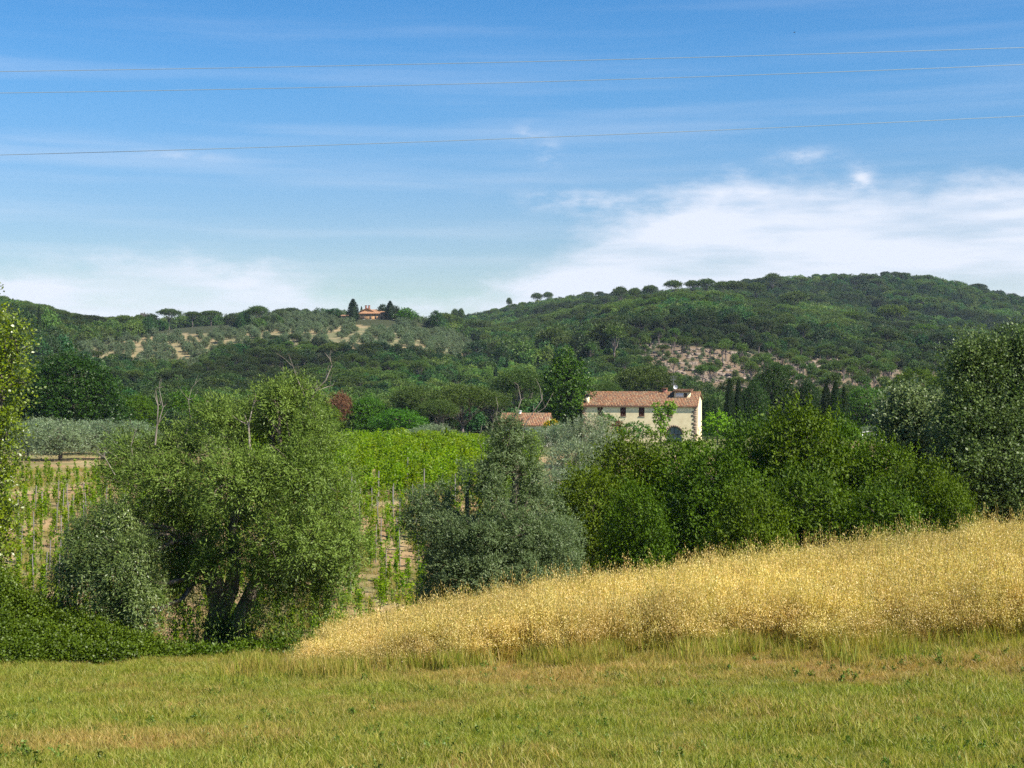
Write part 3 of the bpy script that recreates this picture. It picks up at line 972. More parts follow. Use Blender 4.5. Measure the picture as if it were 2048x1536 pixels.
MCACHE = {}
THK = [unit_tree(100 + i, 6400, 8, .17, .11, L_dark, 8.5, 6.2, 17, clear=.14, Lh=.75, jit=.07, rag=.30) for i in range(3)]
thick = [(1175, 955, 63, 165, 'dark leafy tree next to the silvery willow, low trunks showing beneath it'),
         (1250, 890, 71, 200, 'dark tree whose dull olive crown stands in front of the farmhouse garden'),
         (1355, 902, 70, 190, 'dark green tree below the arched farmhouse door'),
         (1430, 912, 66, 190, 'dark tree low behind the oats beneath the pale soil patch'),
         (1500, 858, 72, 180, 'rounded mid-green tree below the small lime tree right of the farmhouse'),
         (1590, 838, 69, 220, 'tallest broad green tree of the thicket, below the dark garden trees'),
         (1675, 858, 73, 200, 'green tree of the thicket below the three slim cypresses'),
         (1610, 955, 59, 210, 'dark tree low behind the oats under the tallest thicket tree'),
         (1760, 905, 70, 190, 'green tree of the thicket below the pale pergola'),
         (1850, 945, 63, 190, 'rounded tree sloping down towards the right-hand poplars'),
         (1765, 985, 57, 200, 'dark bushy tree low behind the oats left of the poplars'),
         (1905, 985, 61, 110, 'last low tree of the thicket at the foot of the tall poplars'),
         (1270, 985, 59, 150, 'dark tree with bare lower stems and light showing between them'),
         (1500, 990, 57, 170, 'dark low tree in the middle of the thicket edge above the oats')]
for i, (px, vt, D, wp, lab) in enumerate(thick):
    put_tree(THK[i % 3], 'thicket_tree', lab, px, vt, D, wp, 'dark trees in the dip behind the oats', sy=wp / F * D * .9, mat=L_dark)

# ------------------------------------------------------------------ undergrowth on the left
rng = np.random.default_rng(40)


def bush(name, label, lobes_w, leafm, nsh, per, leaf, wid, seed, cat='bush', kind=None, group=None, Lh=.3, up=.5, jit=.05, stems=True, shell=.4, flowers=None):
    rg = np.random.default_rng(seed)
    c0 = np.mean([l[:3] for l in lobes_w], axis=0)
    base = np.array([c0[0], c0[1], gz1(c0[0], c0[1])])
    lw = [(l[0] - base[0], l[1] - base[1], l[2] - base[2], *l[3:]) for l in lobes_w]
    g = Geo()
    crown(g, rg, lw, nsh, per, leaf, wid, L=Lh, up=up, jit=jit, shell=shell, bias=.3, droop=.05)
    if stems:
        r = empty(name, base)
        g.build('foliage', leafm, r)
        t = Geo()
        for l in lw:
            for k in range(3):
                bs = np.array([l[0] + rg.normal() * l[3] * .3, l[1] + rg.normal() * l[4] * .3, 0.])
                bs[2] = gz1(bs[0] + base[0], bs[1] + base[1]) - base[2] - .05
                t.tube(curve_path(bs, np.array(l[:3]) + rg.normal(size=3) * .2 * l[5], rg, 5, .1), np.linspace(.03, .01, 5), 4)
        t.build('stem', bark, r)
        if flowers:
            f = Geo()
            crown(f, rg, [lw[i] for i in flowers[0]], flowers[1], 8, flowers[2], flowers[2] * .8, L=.2, up=.6, jit=.08, shell=.9, bias=.6, cull=False)
            f.build('flowers', L_flower, r)
    else:
        r = g.build(name, leafm)
        r.location = base
    tag(r, label, cat, group, kind)
    return r


lw = []
for px, vt, D, rp in ((-60, 1150, 34.5, 80), (20, 1175, 34, 70), (95, 1205, 34.5, 60), (-20, 1240, 32.5, 70), (60, 1255, 32.5, 70), (150, 1235, 33.5, 55), (215, 1262, 33, 55), (130, 1290, 32, 50), (20, 1290, 31.5, 60), (-70, 1270, 31.5, 70), (215, 1300, 32, 45),
                      (275, 1280, 33, 45), (300, 1310, 32.5, 36), (345, 1318, 33, 26)):
    x = (px - 1024) / F * D
    z = gz1(x, D)
    h = max(.25, (768 - vt) / F * D - z)
    lw.append((x, D, z + h * .45, rp / F * D * 1.05, rp / F * D * .8, h * .58))
bush('bramble_thicket', 'bright green bramble undergrowth along the left edge of the meadow', lw, L_bramble, 14000, 9, .058, .042, 41, kind='stuff', cat='undergrowth', stems=False, Lh=.28)
lw = []
for px, vt, D, rp in ((500, 1290, 34.5, 26), (545, 1285, 35, 30), (585, 1295, 34.5, 24), (470, 1310, 33.5, 26), (560, 1312, 33.5, 30), (380, 1320, 33.5, 26), (420, 1322, 33, 26)):
    x = (px - 1024) / F * D
    z = gz1(x, D)
    h = max(.15, (768 - vt) / F * D - z)
    lw.append((x, D, z + h * .45, rp / F * D, rp / F * D * .8, h * .55))
bush('low_weeds', 'low leafy weeds round the foot of the big willow trunk', lw, L_bramble, 700, 8, .08, .05, 42, kind='stuff', cat='undergrowth', stems=False, Lh=.22)

# ------------------------------------------------------------------ meadow grass
def tuft(seed, nb, rad, h, w_, mat, bend=.5, name='tuft', flat=False):
    rg = np.random.default_rng(seed)
    a = rg.random(nb) * 2 * np.pi
    rr = rad * np.sqrt(rg.random(nb))
    p = np.stack([np.cos(a) * rr, np.sin(a) * rr, np.full(nb, -.01)], 1)
    hh = h * (.45 + .8 * rg.random(nb))
    dirv = rg.random(nb) * 2 * np.pi
    dx = np.stack([np.cos(dirv), np.sin(dirv), np.zeros(nb)], 1)
    sd_ = rg.random(nb) * 2 * np.pi
    s = np.stack([np.cos(sd_), np.sin(sd_), np.zeros(nb)], 1) * (w_ * (.6 + .8 * rg.random(nb)))[:, None] * .5
    b_ = (bend * (.2 + rg.random(nb)))[:, None] * dx * hh[:, None]
    up_ = np.array([0, 0, 1.0]) * hh[:, None]
    m1 = p + up_ * .55 + b_ * .35
    tp = p + up_ * .95 + b_ * 1.0
    V = np.stack([p - s, p + s, m1 + s * .8, m1 - s * .8, tp], 1).reshape(-1, 3)
    i = np.arange(nb)[:, None] * 5
    tn = np.clip(rg.random(nb), 0, 1)
    g = Geo()
    g.add(V, np.concatenate([i, i + 1, i + 2, i + 3], 1), tn)
    g.add(np.zeros((0, 3)), np.zeros((0, 3), int), np.zeros(0))
    g.f[-1] = np.concatenate([i + 3, i + 2, i + 4], 1); g.t[-1] = tn; g.mi[-1] = np.zeros(nb, np.int32)
    return g.build(name, mat, link=False)


rng = np.random.default_rng(50)
cg = proto_coll('grass_tuft', [tuft(500 + i, 110, .26, .070 + .016 * i, .0080, L_grass, .8) for i in range(5)])
n = 36000
U_ = rng.uniform(-.64, .64, n); Yg = 11 + (41 - 11) * rng.random(n) ** .75
Xg = U_ * Yg
oz = (Yg > oat_edge_near(Xg) + .2) & (Xg > -5.5)
keep = ~oz | (rng.random(n) < .12)
keep &= ~((Yg > 36) & (Xg < -3))
Xg = Xg[keep]; Yg = Yg[keep]; n = len(Xg)
tall = fbm(Xg / 1.1, Yg / .9, 201, 3)
dr = dryness(Xg, Yg) * .8 + rng.normal(size=n) * .17 + .3 * (fbm(Xg / .5, Yg / .4, 207, 2) - .5)
scatter_g = scatter('meadow_grass', np.stack([Xg, Yg, gz(Xg, Yg)], 1), rng.random(n) * 6.28, .58 + .55 * sst(tall, .4, .75) + rng.random(n) * .25, rng.integers(0, 5, n), cg, {'dry': np.clip(dr, 0, 1)},
                    tilt=rng.normal(size=(n, 2)) * .12)
tag(scatter_g, 'short green meadow grass drying to straw in patches', 'grass', kind='stuff')

# weeds with broad leaves and dry stalks in the meadow
def weed(seed, h, n_, leaf, wid, mat, stalks=3):
    rg = np.random.default_rng(seed)
    g = Geo()
    for k in range(stalks):
        e = np.array([rg.normal() * h * .3, rg.normal() * h * .3, h * rg.uniform(.7, 1.1)])
        pth = curve_path((0, 0, 0), e, rg, 5, .1)
        g.tube(pth, np.linspace(.006, .003, 5), 3, 0, .1)
        m = n_ // stalks
        t_ = rg.random(m) ** .8
        pos = np.array([[np.interp(q, np.linspace(0, 1, 5), pth[:, c]) for c in range(3)] for q in t_])
        ax = rg.normal(size=(m, 3)) + np.array([0, 0, .5])
        V, Fc, T = leaves(rg, pos, ax, rg.normal(size=(m, 3)) + np.array([0, 0, 1]), leaf * (.5 + rg.random(m)) * (1.1 - t_ * .6), wid * (.5 + rg.random(m)), rg.random(m))
        g.add(V, Fc, T)
    return g.build('weed', mat, link=False)


cw = proto_coll('weed_plant', [weed(600 + i, .14 + .035 * i, 40, .075, .03, L_weed, 4) for i in range(5)])
n = 2600
U_ = rng.uniform(-.44, .44, n); Yg = 13 + 15 * rng.random(n) ** .8; Xg = U_ * Yg
pw = sst(fbm(Xg / 1.6 + 3, Yg / .8, 211, 3), .50, .66)
keep = rng.random(n) < .04 + pw * .45
Xg = Xg[keep]; Yg = Yg[keep]; n = len(Xg)
sw = scatter('meadow_weeds', np.stack([Xg, Yg, gz(Xg, Yg)], 1), rng.random(n) * 6.28, (.35 + .5 * rng.random(n)), rng.integers(0, 5, n), cw, {}, tilt=rng.normal(size=(n, 2)) * .15)
tag(sw, 'small dark-leaved weeds standing among the meadow grass', 'weeds', kind='stuff')

# ------------------------------------------------------------------ wild oats
def oats(seed, ns, rad, h):
    rg = np.random.default_rng(seed)
    g = Geo()
    for k in range(ns):
        a = rg.random() * 6.28; r0 = rad * math.sqrt(rg.random())
        p0 = np.array([math.cos(a) * r0, math.sin(a) * r0, 0])
        hh = h * rg.uniform(.60, 1.15)
        ln = np.array([rg.normal() * .12 - .06, rg.normal() * .12, 0]) * hh
        P3 = [p0, p0 + ln * .35 + np.array([0, 0, hh * .5]), p0 + ln + np.array([0, 0, hh])]
        s = .0036
        sv = np.array([math.cos(a * 3), math.sin(a * 3), 0]) * s
        V = [P3[0] - sv, P3[0] + sv, P3[1] + sv, P3[1] - sv, P3[2] + sv * .5, P3[2] - sv * .5]
        g.add(V, [(0, 1, 2, 3), (3, 2, 4, 5)], rg.random(), 1)
        # drooping one-sided panicle
        m = rg.integers(9, 17)
        t_ = rg.uniform(.72, 1.0, m)
        sp = .075 * (1.08 - t_) / .34 + .02
        an = rg.random(m) * 6.28
        pos = P3[1] + (P3[2] - P3[1]) * ((t_ - .5) * 2)[:, None] + np.stack([np.cos(an) * sp, np.sin(an) * sp, -sp * .2], 1)
        ax = np.stack([np.cos(an) * .5, np.sin(an) * .5, -1.0 + rg.normal(size=m) * .5], 1)
        V, Fc, T = leaves(rg, pos, ax, rg.normal(size=(m, 3)), .036 * (.7 + .6 * rg.random(m)), np.full(m, .0155), .35 + .65 * rg.random(m))
        g.add(V, Fc, T, 0)
    # dry leaves low down
    m = ns * 4
    pos = np.stack([rg.normal(size=m) * rad * .5, rg.normal(size=m) * rad * .5, rg.random(m) * h * .6], 1)
    ax = rg.normal(size=(m, 3)) * .5 + np.array([0, 0, .9])
    V, Fc, T = leaves(rg, pos, ax, rg.normal(size=(m, 3)), .22 * (.5 + rg.random(m)), np.full(m, .010), rg.random(m) * .9)
    g.add(V, Fc, T, 1)
    return g.build('oats', [L_straw, L_stalk], link=False)


co = proto_coll('oat_tuft', [oats(700 + i, 15, .20, .98) for i in range(6)] + [oats(710 + i, 3, .16, 1.0) for i in range(3)])
n = 17000
Xg = rng.uniform(-6.5, 21, n); Yg = rng.uniform(23, 40.0, n)
eg = oat_edge_near(Xg)
keep = (Yg > eg + rng.random(n) ** 2 * 1.3) & (Yg < 38.5 + fbm(Xg / 2, Yg / 3, 221, 2) * 2) & (Xg > -5.2 + fbm(Xg * 0, Yg / 1.5, 223, 2) * 1.6 + (34 - Yg) * .10)
Xg = Xg[keep]; Yg = Yg[keep]; n = len(Xg)
hs_ = .62 + .38 * sst(Xg, -5, 1.5)
hs_ = hs_ * (.62 + .38 * sst(Yg - oat_edge_near(Xg), 0, 1.3)) * (.80 + .40 * fbm(Xg / .8, Yg / .8, 225, 3)) * rng.uniform(.88, 1.12, n)
# a few tall ones
hs_ *= np.where(rng.random(n) < .04 + .10 * (fbm(Xg / .7, Yg / .7, 227, 2) > .62), rng.uniform(1.15, 1.42, n), 1)
sc3 = np.stack([np.ones(n), np.ones(n), hs_], 1)
io = rng.integers(0, 6, n)
strag = rng.random(n) < .05 + .16 * (fbm(Xg / 1.3, Yg / 1.3, 228, 2) > .56)
io = np.where(strag, 6 + rng.integers(0, 3, n), io)
sc3[strag, 2] = rng.uniform(1.15, 1.55, strag.sum()) * (.7 + .3 * sst(Xg[strag], -5, 1.5))
ots = scatter('wild_oats', np.stack([Xg, Yg, gz(Xg, Yg)], 1), rng.random(n) * 6.28, sc3, io, co, {'dry': np.zeros(n), 'patch': (fbm(Xg / 2.5, Yg / 2.5, 229, 3) - .5) * .7}, tilt=np.stack([(fbm(Xg / 3, Yg / 3, 233, 2) - .5) * .5, (fbm(Xg / 3, Yg / 3, 235, 2) - .5) * .5], 1) + rng.normal(size=(n, 2)) * .08)
tag(ots, 'tall golden wild oats covering the rising bank on the right', 'oats', kind='stuff')
# green growth under the oats' near edge
cgg = proto_coll('green_blade', [tuft(520 + i, 40, .22, .34, .011, L_grass, .35) for i in range(3)])
n = 2600
Xg = rng.uniform(-6, 13, n); Yg = oat_edge_near(Xg) + rng.normal(size=n) * .9 + .3
keep = rng.random(n) < .12 + .9 * sst(fbm(Xg / 1.3, Yg / 2, 231, 3), .44, .62)
Xg = Xg[keep]; Yg = Yg[keep]; n = len(Xg)
ob = scatter('green_grass', np.stack([Xg, Yg, gz(Xg, Yg)], 1), rng.random(n) * 6.28, .6 + .7 * rng.random(n), rng.integers(0, 3, n), cgg, {'dry': np.clip(rng.random(n) * .7, 0, 1)}, tilt=rng.normal(size=(n, 2)) * .1)
tag(ob, 'longer green grass at the foot of the oats', 'grass', kind='stuff')
# =====PART3
# =====PART3
# ------------------------------------------------------------------ vineyard
VDIR = np.array([math.sin(math.radians(34)), math.cos(math.radians(34))])     # along the rows
VSID = np.array([VDIR[1], -VDIR[0]])


def vine_mesh(seed, h, w_, n, leaf):
    rg = np.random.default_rng(seed)
    g = Geo()
    z = rg.random(n) ** .85
    lump = .55 + .45 * np.sin(z * 7 + rg.random() * 6)
    pos = np.stack([rg.normal(size=n) * w_ * .32 * lump, rg.normal(size=n) * w_ * .32 * lump, .25 + z * (h - .25)], 1)
    ax = rg.normal(size=(n, 3)) + np.array([0, 0, -.2])
    V, Fc, T = leaves(rg, pos, ax, rg.normal(size=(n, 3)) * .6 + np.array([0, 0, .7]), leaf * (.6 + .7 * rg.random(n)), leaf * .85 * (.6 + .7 * rg.random(n)), np.clip(rg.random(n) * .6 + z * .4, 0, 1))
    g.add(V, Fc, T)
    m = g.build('foliage', L_vine, link=False)
    t = Geo()
    t.tube([(0, 0, -.1), (.03, .02, .3), (0, 0, .7)], [.03, .022, .012], 4)
    st = t.build('stem', bark, link=False)
    return m.data, st.data


YV = [vine_mesh(800 + i, (1.25, 1.5, .95, 1.7)[i], (.34, .44, .30, .36)[i], (100, 130, 75, 140)[i], .13) for i in range(4)]
sg = Geo(); sg.tube([(0, 0, -.15), (0, 0, 1.0), (.01, .01, 2.0)], [.035, .033, .03], 5)
stake_mesh = sg.build('stake', stake_m, link=False).data
rng = np.random.default_rng(60)
cand = []
for i in range(-90, 40):
    for j in range(0, 150):
        s_ = i * 1.55; d_ = 20 + j * .95
        p = VSID * s_ + VDIR * d_ + rng.normal(size=2) * .22
        X, Y = p
        if Y < 56 or Y > 126: continue
        px = X / Y * F + 1024
        if px < -420 or px > 980: continue
        if Y > 101 and px > 500: continue
        if Y > 119 - 3 * rng.random() and px < 500: continue
        cand.append((X, Y, px, j))
cand = np.array(cand)
cz = gz(cand[:, 0], cand[:, 1])
cvv = 768 - cz / cand[:, 1] * F
miss = fbm(cand[:, 0] / 5, cand[:, 1] / 4, 301, 2)
keepc = rng.random(len(cand)) < (.72 + .6 * sst(miss, .35, .6))
cand = cand[keepc]; cz = cz[keepc]; cvv = cvv[keepc]
vis = ((cand[:, 2] > 15) & (cand[:, 2] < 215) & (cvv < 1210)) | ((cand[:, 2] > 690) & (cand[:, 2] < 850) & (cvv < 1215)) | ((cand[:, 2] > 560) & (cand[:, 2] < 840) & (cvv > 1190) & (cvv < 1330))
order = np.argsort(cand[:, 1] + np.where(vis, 0, 1e4))
single = np.zeros(len(cand), bool)
single[order[:min(int(vis.sum()), 285)]] = True
tone = fbm(cand[:, 0] / 6, cand[:, 1] / 6, 305, 2)
for k in np.nonzero(single)[0]:
    X, Y, px, j = cand[k]
    r = empty('young_vine', (X, Y, cz[k]), rng.random() * 6.28)
    s_ = rng.uniform(.75, 1.15)
    r.scale = (s_ * rng.uniform(.8, 1.3), s_ * rng.uniform(.8, 1.3), s_)
    fm, sm = YV[rng.integers(0, 4)]
    for nm, md in (('foliage', fm), ('stem', sm)):
        o = bpy.data.objects.new(nm, md); C.objects.link(o); o.parent = r
    side = 'left of the big willow' if px < 300 else 'on the bare slope between the two willows'
    tag(r, 'young green grapevine on tan soil ' + side, 'vine', 'young vines ' + side)
ns_ = 0
for k in np.nonzero(single)[0]:
    X, Y, px, j = cand[k]
    if (int(j) % 4 == 0) and ns_ < 56:
        o = bpy.data.objects.new('vineyard_stake', stake_mesh); C.objects.link(o)
        o.location = (X + .12, Y + .05, cz[k]); o.rotation_euler = (rng.normal() * .03, rng.normal() * .03, rng.random() * 6)
        o.scale = (1, 1, rng.uniform(.85, 1.1))
        side = 'left of the big willow' if px < 300 else 'between the two willows'
        tag(o, 'thin grey stake among the young vines ' + side, 'stake', 'vineyard stakes ' + side)
        ns_ += 1
rest = ~single
cvn = proto_coll('vine_plant', [bpy.data.objects.new('v', YV[i][0]) for i in range(4)])
q = np.nonzero(rest)[0]
ob = scatter('young_vines_beyond', np.stack([cand[q, 0], cand[q, 1], cz[q]], 1), rng.random(len(q)) * 6.28, rng.uniform(.75, 1.15, len(q)), rng.integers(0, 4, len(q)), cvn)
tag(ob, 'further young vines mostly hidden behind the willows', 'vines', kind='stuff')

# the dense mature vineyard
MV = [vine_mesh(820 + i, 2.0, .95, 240, .17) for i in range(4)]
cmv = proto_coll('mature_vine', [bpy.data.objects.new('v', m[0]) for m in MV])
pts_ = []
for i in range(-110, 20):
    for j in range(0, 190):
        s_ = i * 2.5; d_ = 50 + j * .85
        p = VSID * s_ + VDIR * d_ + rng.normal(size=2) * .12
        X, Y = p
        px = X / Y * F + 1024
        if 102 + 2.5 * math.sin(px / 60) < Y < 168 and 470 < px < 1075:
            pts_.append((X, Y))
pts_ = np.array(pts_)
n = len(pts_)
ob = scatter('mature_vineyard', np.stack([pts_[:, 0], pts_[:, 1], gz(pts_[:, 0], pts_[:, 1])], 1), rng.random(n) * 6.28,
             np.stack([np.full(n, 1.1), np.full(n, 1.1), rng.uniform(.5, 1.25, n) * (.7 + .6 * fbm(pts_[:, 0] / 2.2, pts_[:, 1] / 4, 311, 2))], 1), rng.integers(0, 4, n), cmv)
tag(ob, 'dense bright green mature vineyard beyond the bare slope', 'vineyard', kind='stuff')
for k, (px, D_, lab) in enumerate(((757, 101, 'near the willow'), (910, 100, 'beside the grey willow'), (848, 103, 'in the middle of the front row'), (703, 101, 'at the left end'), (815, 112, 'standing a row further back'), (964, 108, 'touching the grey willow crown'))):
    x = (px - 1024) / F * D_
    o = bpy.data.objects.new('vineyard_post', stake_mesh); C.objects.link(o)
    o.location = (x, D_, gz1(x, D_)); o.scale = (1.5, 1.5, 1.15)
    tag(o, 'grey wooden post of the dense green vineyard, ' + lab, 'post', 'posts of the green vineyard')

# ------------------------------------------------------------------ olives
OL = [unit_tree(300 + i, 1500, 8, .20, .06, L_olive, 4.0, 4.6, 9, clear=.22, Lh=.45, jit=.08, up=.2) for i in range(2)]
for i, (px, vt, D_, wp, lab) in enumerate(((120, 848, 138, 130, 'olive tree with a clear dark trunk at the top of the bare slope'), (55, 850, 141, 90, 'olive tree beside the left-edge poplar'), (205, 848, 142, 110, 'olive tree half hidden by the big willow'),
                                           (165, 845, 152, 110, 'paler olive tree standing just behind the front olives'), (85, 842, 155, 110, 'second-row olive tree under the big oak'), (15, 846, 150, 100, 'olive tree behind the left-edge poplar'), (270, 848, 150, 120, 'olive tree behind the upper left boughs of the big willow'))):
    put_tree(OL[i % 2], 'olive_tree', lab, px, vt, D_, wp, 'olive trees above the bare slope')
for i, (px, vt, D_, wp, lab) in enumerate(((700, 868, 172, 60, 'small olive at the left end of the row behind the green vineyard'), (735, 876, 172, 50, 'low olive tuft behind the green vineyard'), (825, 862, 176, 80, 'olive with a flat rounded top behind the green vineyard'),
                                           (870, 852, 176, 90, 'largest rounded olive behind the green vineyard'), (780, 868, 180, 70, 'olive in the gap behind the green vineyard'), (920, 868, 180, 60, 'olive below the leaning pine trunk'))):
    put_tree(OL[i % 2], 'olive_tree', lab, px, vt, D_, wp, 'olive trees behind the green vineyard')
for i, (px, vt, D_, wp, lab) in enumerate(((1180, 838, 128, 120, 'pale olive tree in front of the left end of the farmhouse'), (1150, 890, 104, 120, 'pale olive tree in front of the bare sandy patch'), (1205, 868, 118, 90, 'pale olive beneath the yellow broom'),
                                           (1110, 945, 92, 110, 'lowest pale olive right behind the silvery willow'), (1165, 945, 95, 90, 'pale olive between the silvery willow and the dark trees'), (1085, 858, 165, 70, 'dark olive tree in front of the low outbuilding'), (1120, 852, 160, 60, 'olive with a dark stem below the yellow broom bush'))):
    put_tree(OL[i % 2], 'olive_tree', lab, px, vt, D_, wp, 'olive trees below the farmhouse')
for px, vt, D_, wp, lab in ((1735, 855, 235, 60, 'grey olive behind the pale pergola'), (1775, 852, 240, 60, 'grey olive at the right end of the pergola'), (1705, 862, 235, 40, 'grey olive beside the three cypresses')):
    put_tree(OL[0], 'olive_tree', lab, px, vt, D_, wp, 'olive trees by the pergola')

# ------------------------------------------------------------------ farmhouse
plaster = surf('cream_plaster', (.82, .70, .44), (.72, .60, .37), 1.2, .9, .01, detail=6)
gableplaster = plaster
stone = surf('quoin_stone', (.30, .22, .15), (.20, .15, .11), 2.5, .95, .02)
tile_m, t = newmat('clay_tile')
at = t.n('ShaderNodeAttribute', attribute_name='tint')
gp = t.n('ShaderNodeTexCoord')
cr = t.n('ShaderNodeValToRGB')
el_ = cr.color_ramp.elements
el_[0].position = 0; el_[0].color = (.13, .065, .045, 1)
el_[1].position = 1; el_[1].color = (.40, .26, .14, 1)
for p_, c_ in ((.3, (.26, .12, .06)), (.55, (.38, .18, .08)), (.8, (.35, .22, .12))):
    e = el_.new(p_); e.color = (*[x_ * .82 for x_ in c_], 1)
t.l(at.outputs['Fac'], cr.inputs[0])
nz_ = t.noise(gp.outputs['Object'], 1.3, 5, .65)
col = t.mix(t.sstep(nz_, .48, .62), cr.outputs[0], (.22, .17, .10))
col = t.mix(.75, cr.outputs[0], col)
p = t.n('ShaderNodeBsdfPrincipled', ins={'Roughness': .9})
t.l(col, p.inputs['Base Color'])
o_ = t.n('ShaderNodeOutputMaterial'); t.l(p.outputs[0], o_.inputs[0])
shutter_m = surf('brown_shutter', (.085, .030, .022), (.065, .024, .018), 8, .6)
glass_m = surf('window_glass', (.10, .16, .20), None, 1, .08, spec=.8)
dark_m = surf('dark_wood', (.05, .035, .025), (.08, .06, .045), 5, .8)
white_m = surf('white_paint', (.78, .78, .76), (.70, .70, .68), 3, .5)
metal_m = surf('grey_metal', (.35, .35, .36), (.28, .28, .29), 3, .4, metal=.7)
brick_m = surf('chimney_brick', (.30, .13, .09), (.20, .09, .07), 5, .9)
ochre = surf('ochre_plaster', (.50, .29, .13), (.42, .24, .11), .8, .9)
rock_m = surf('rubble', (.25, .20, .16), (.16, .13, .10), .8, .95)


def tiles(g, rng, x0, x1, p0, p1, pitch=.24, course=.36, rad=.085):
    """barrel tiles on a plane running from p0=(y,z) at the eave up to p1=(y,z) at the ridge, between x0 and x1"""
    dy, dz = p1[0] - p0[0], p1[1] - p0[1]
    Ls = math.hypot(dy, dz)
    uy, uz = dy / Ls, dz / Ls
    ny, nz = -uz, uy
    if nz < 0: ny, nz = -ny, -nz
    nc = max(1, int((x1 - x0) / pitch)); nr = max(1, int(Ls / course))
    px_ = (x1 - x0) / nc; cl = Ls / nr
    an = np.linspace(0, np.pi, 5)
    for i in range(nc):
        xc = x0 + (i + .5) * px_
        wob_ = rng.normal() * .006
        for j in range(nr):
            a0 = j * cl - .04; a1 = (j + 1) * cl + .03
            lift0, lift1 = .045, .012
            jx = rng.normal() * .010
            V = []
            for s_, lf, rr in ((a0, lift0, rad * 1.08), (a1, lift1, rad * .9)):
                for a in an:
                    X = xc + jx + math.cos(a) * rr
                    h_ = math.sin(a) * rr * .9 + lf + wob_
                    V.append((X, p0[0] + uy * s_ + ny * h_, p0[1] + uz * s_ + nz * h_))
            Fc = [(k, k + 1, k + 6, k + 5) for k in range(4)]
            g.add(V, Fc, float(np.clip(rng.normal(.5, .28), 0, 1)))
    # the channel sheet below the barrels
    e = .0
    V = [(x0, p0[0] + ny * e, p0[1] + nz * e), (x1, p0[0] + ny * e, p0[1] + nz * e), (x1, p1[0], p1[1]), (x0, p1[0], p1[1])]
    V2 = [(a, b - ny * .10, c - nz * .10) for a, b, c in V]
    g.add(V + V2, [(0, 1, 2, 3), (7, 6, 5, 4), (0, 4, 5, 1), (1, 5, 6, 2), (2, 6, 7, 3), (3, 7, 4, 0)], .15)


def ridge_tiles(g, rng, x0, x1, y, z):
    n_ = int((x1 - x0) / .4)
    an = np.linspace(-.3, np.pi + .3, 6)
    for i in range(n_):
        a, b = x0 + (x1 - x0) * i / n_, x0 + (x1 - x0) * (i + 1.15) / n_
        dzz = rng.normal() * .015
        V = [(a, y + math.cos(q_) * .15, z + math.sin(q_) * .14 + dzz) for q_ in an] + [(b, y + math.cos(q_) * .13, z + math.sin(q_) * .11 + dzz) for q_ in an]
        g.add(V, [(k, k + 1, k + 7, k + 6) for k in range(5)], float(rng.random() * .7))


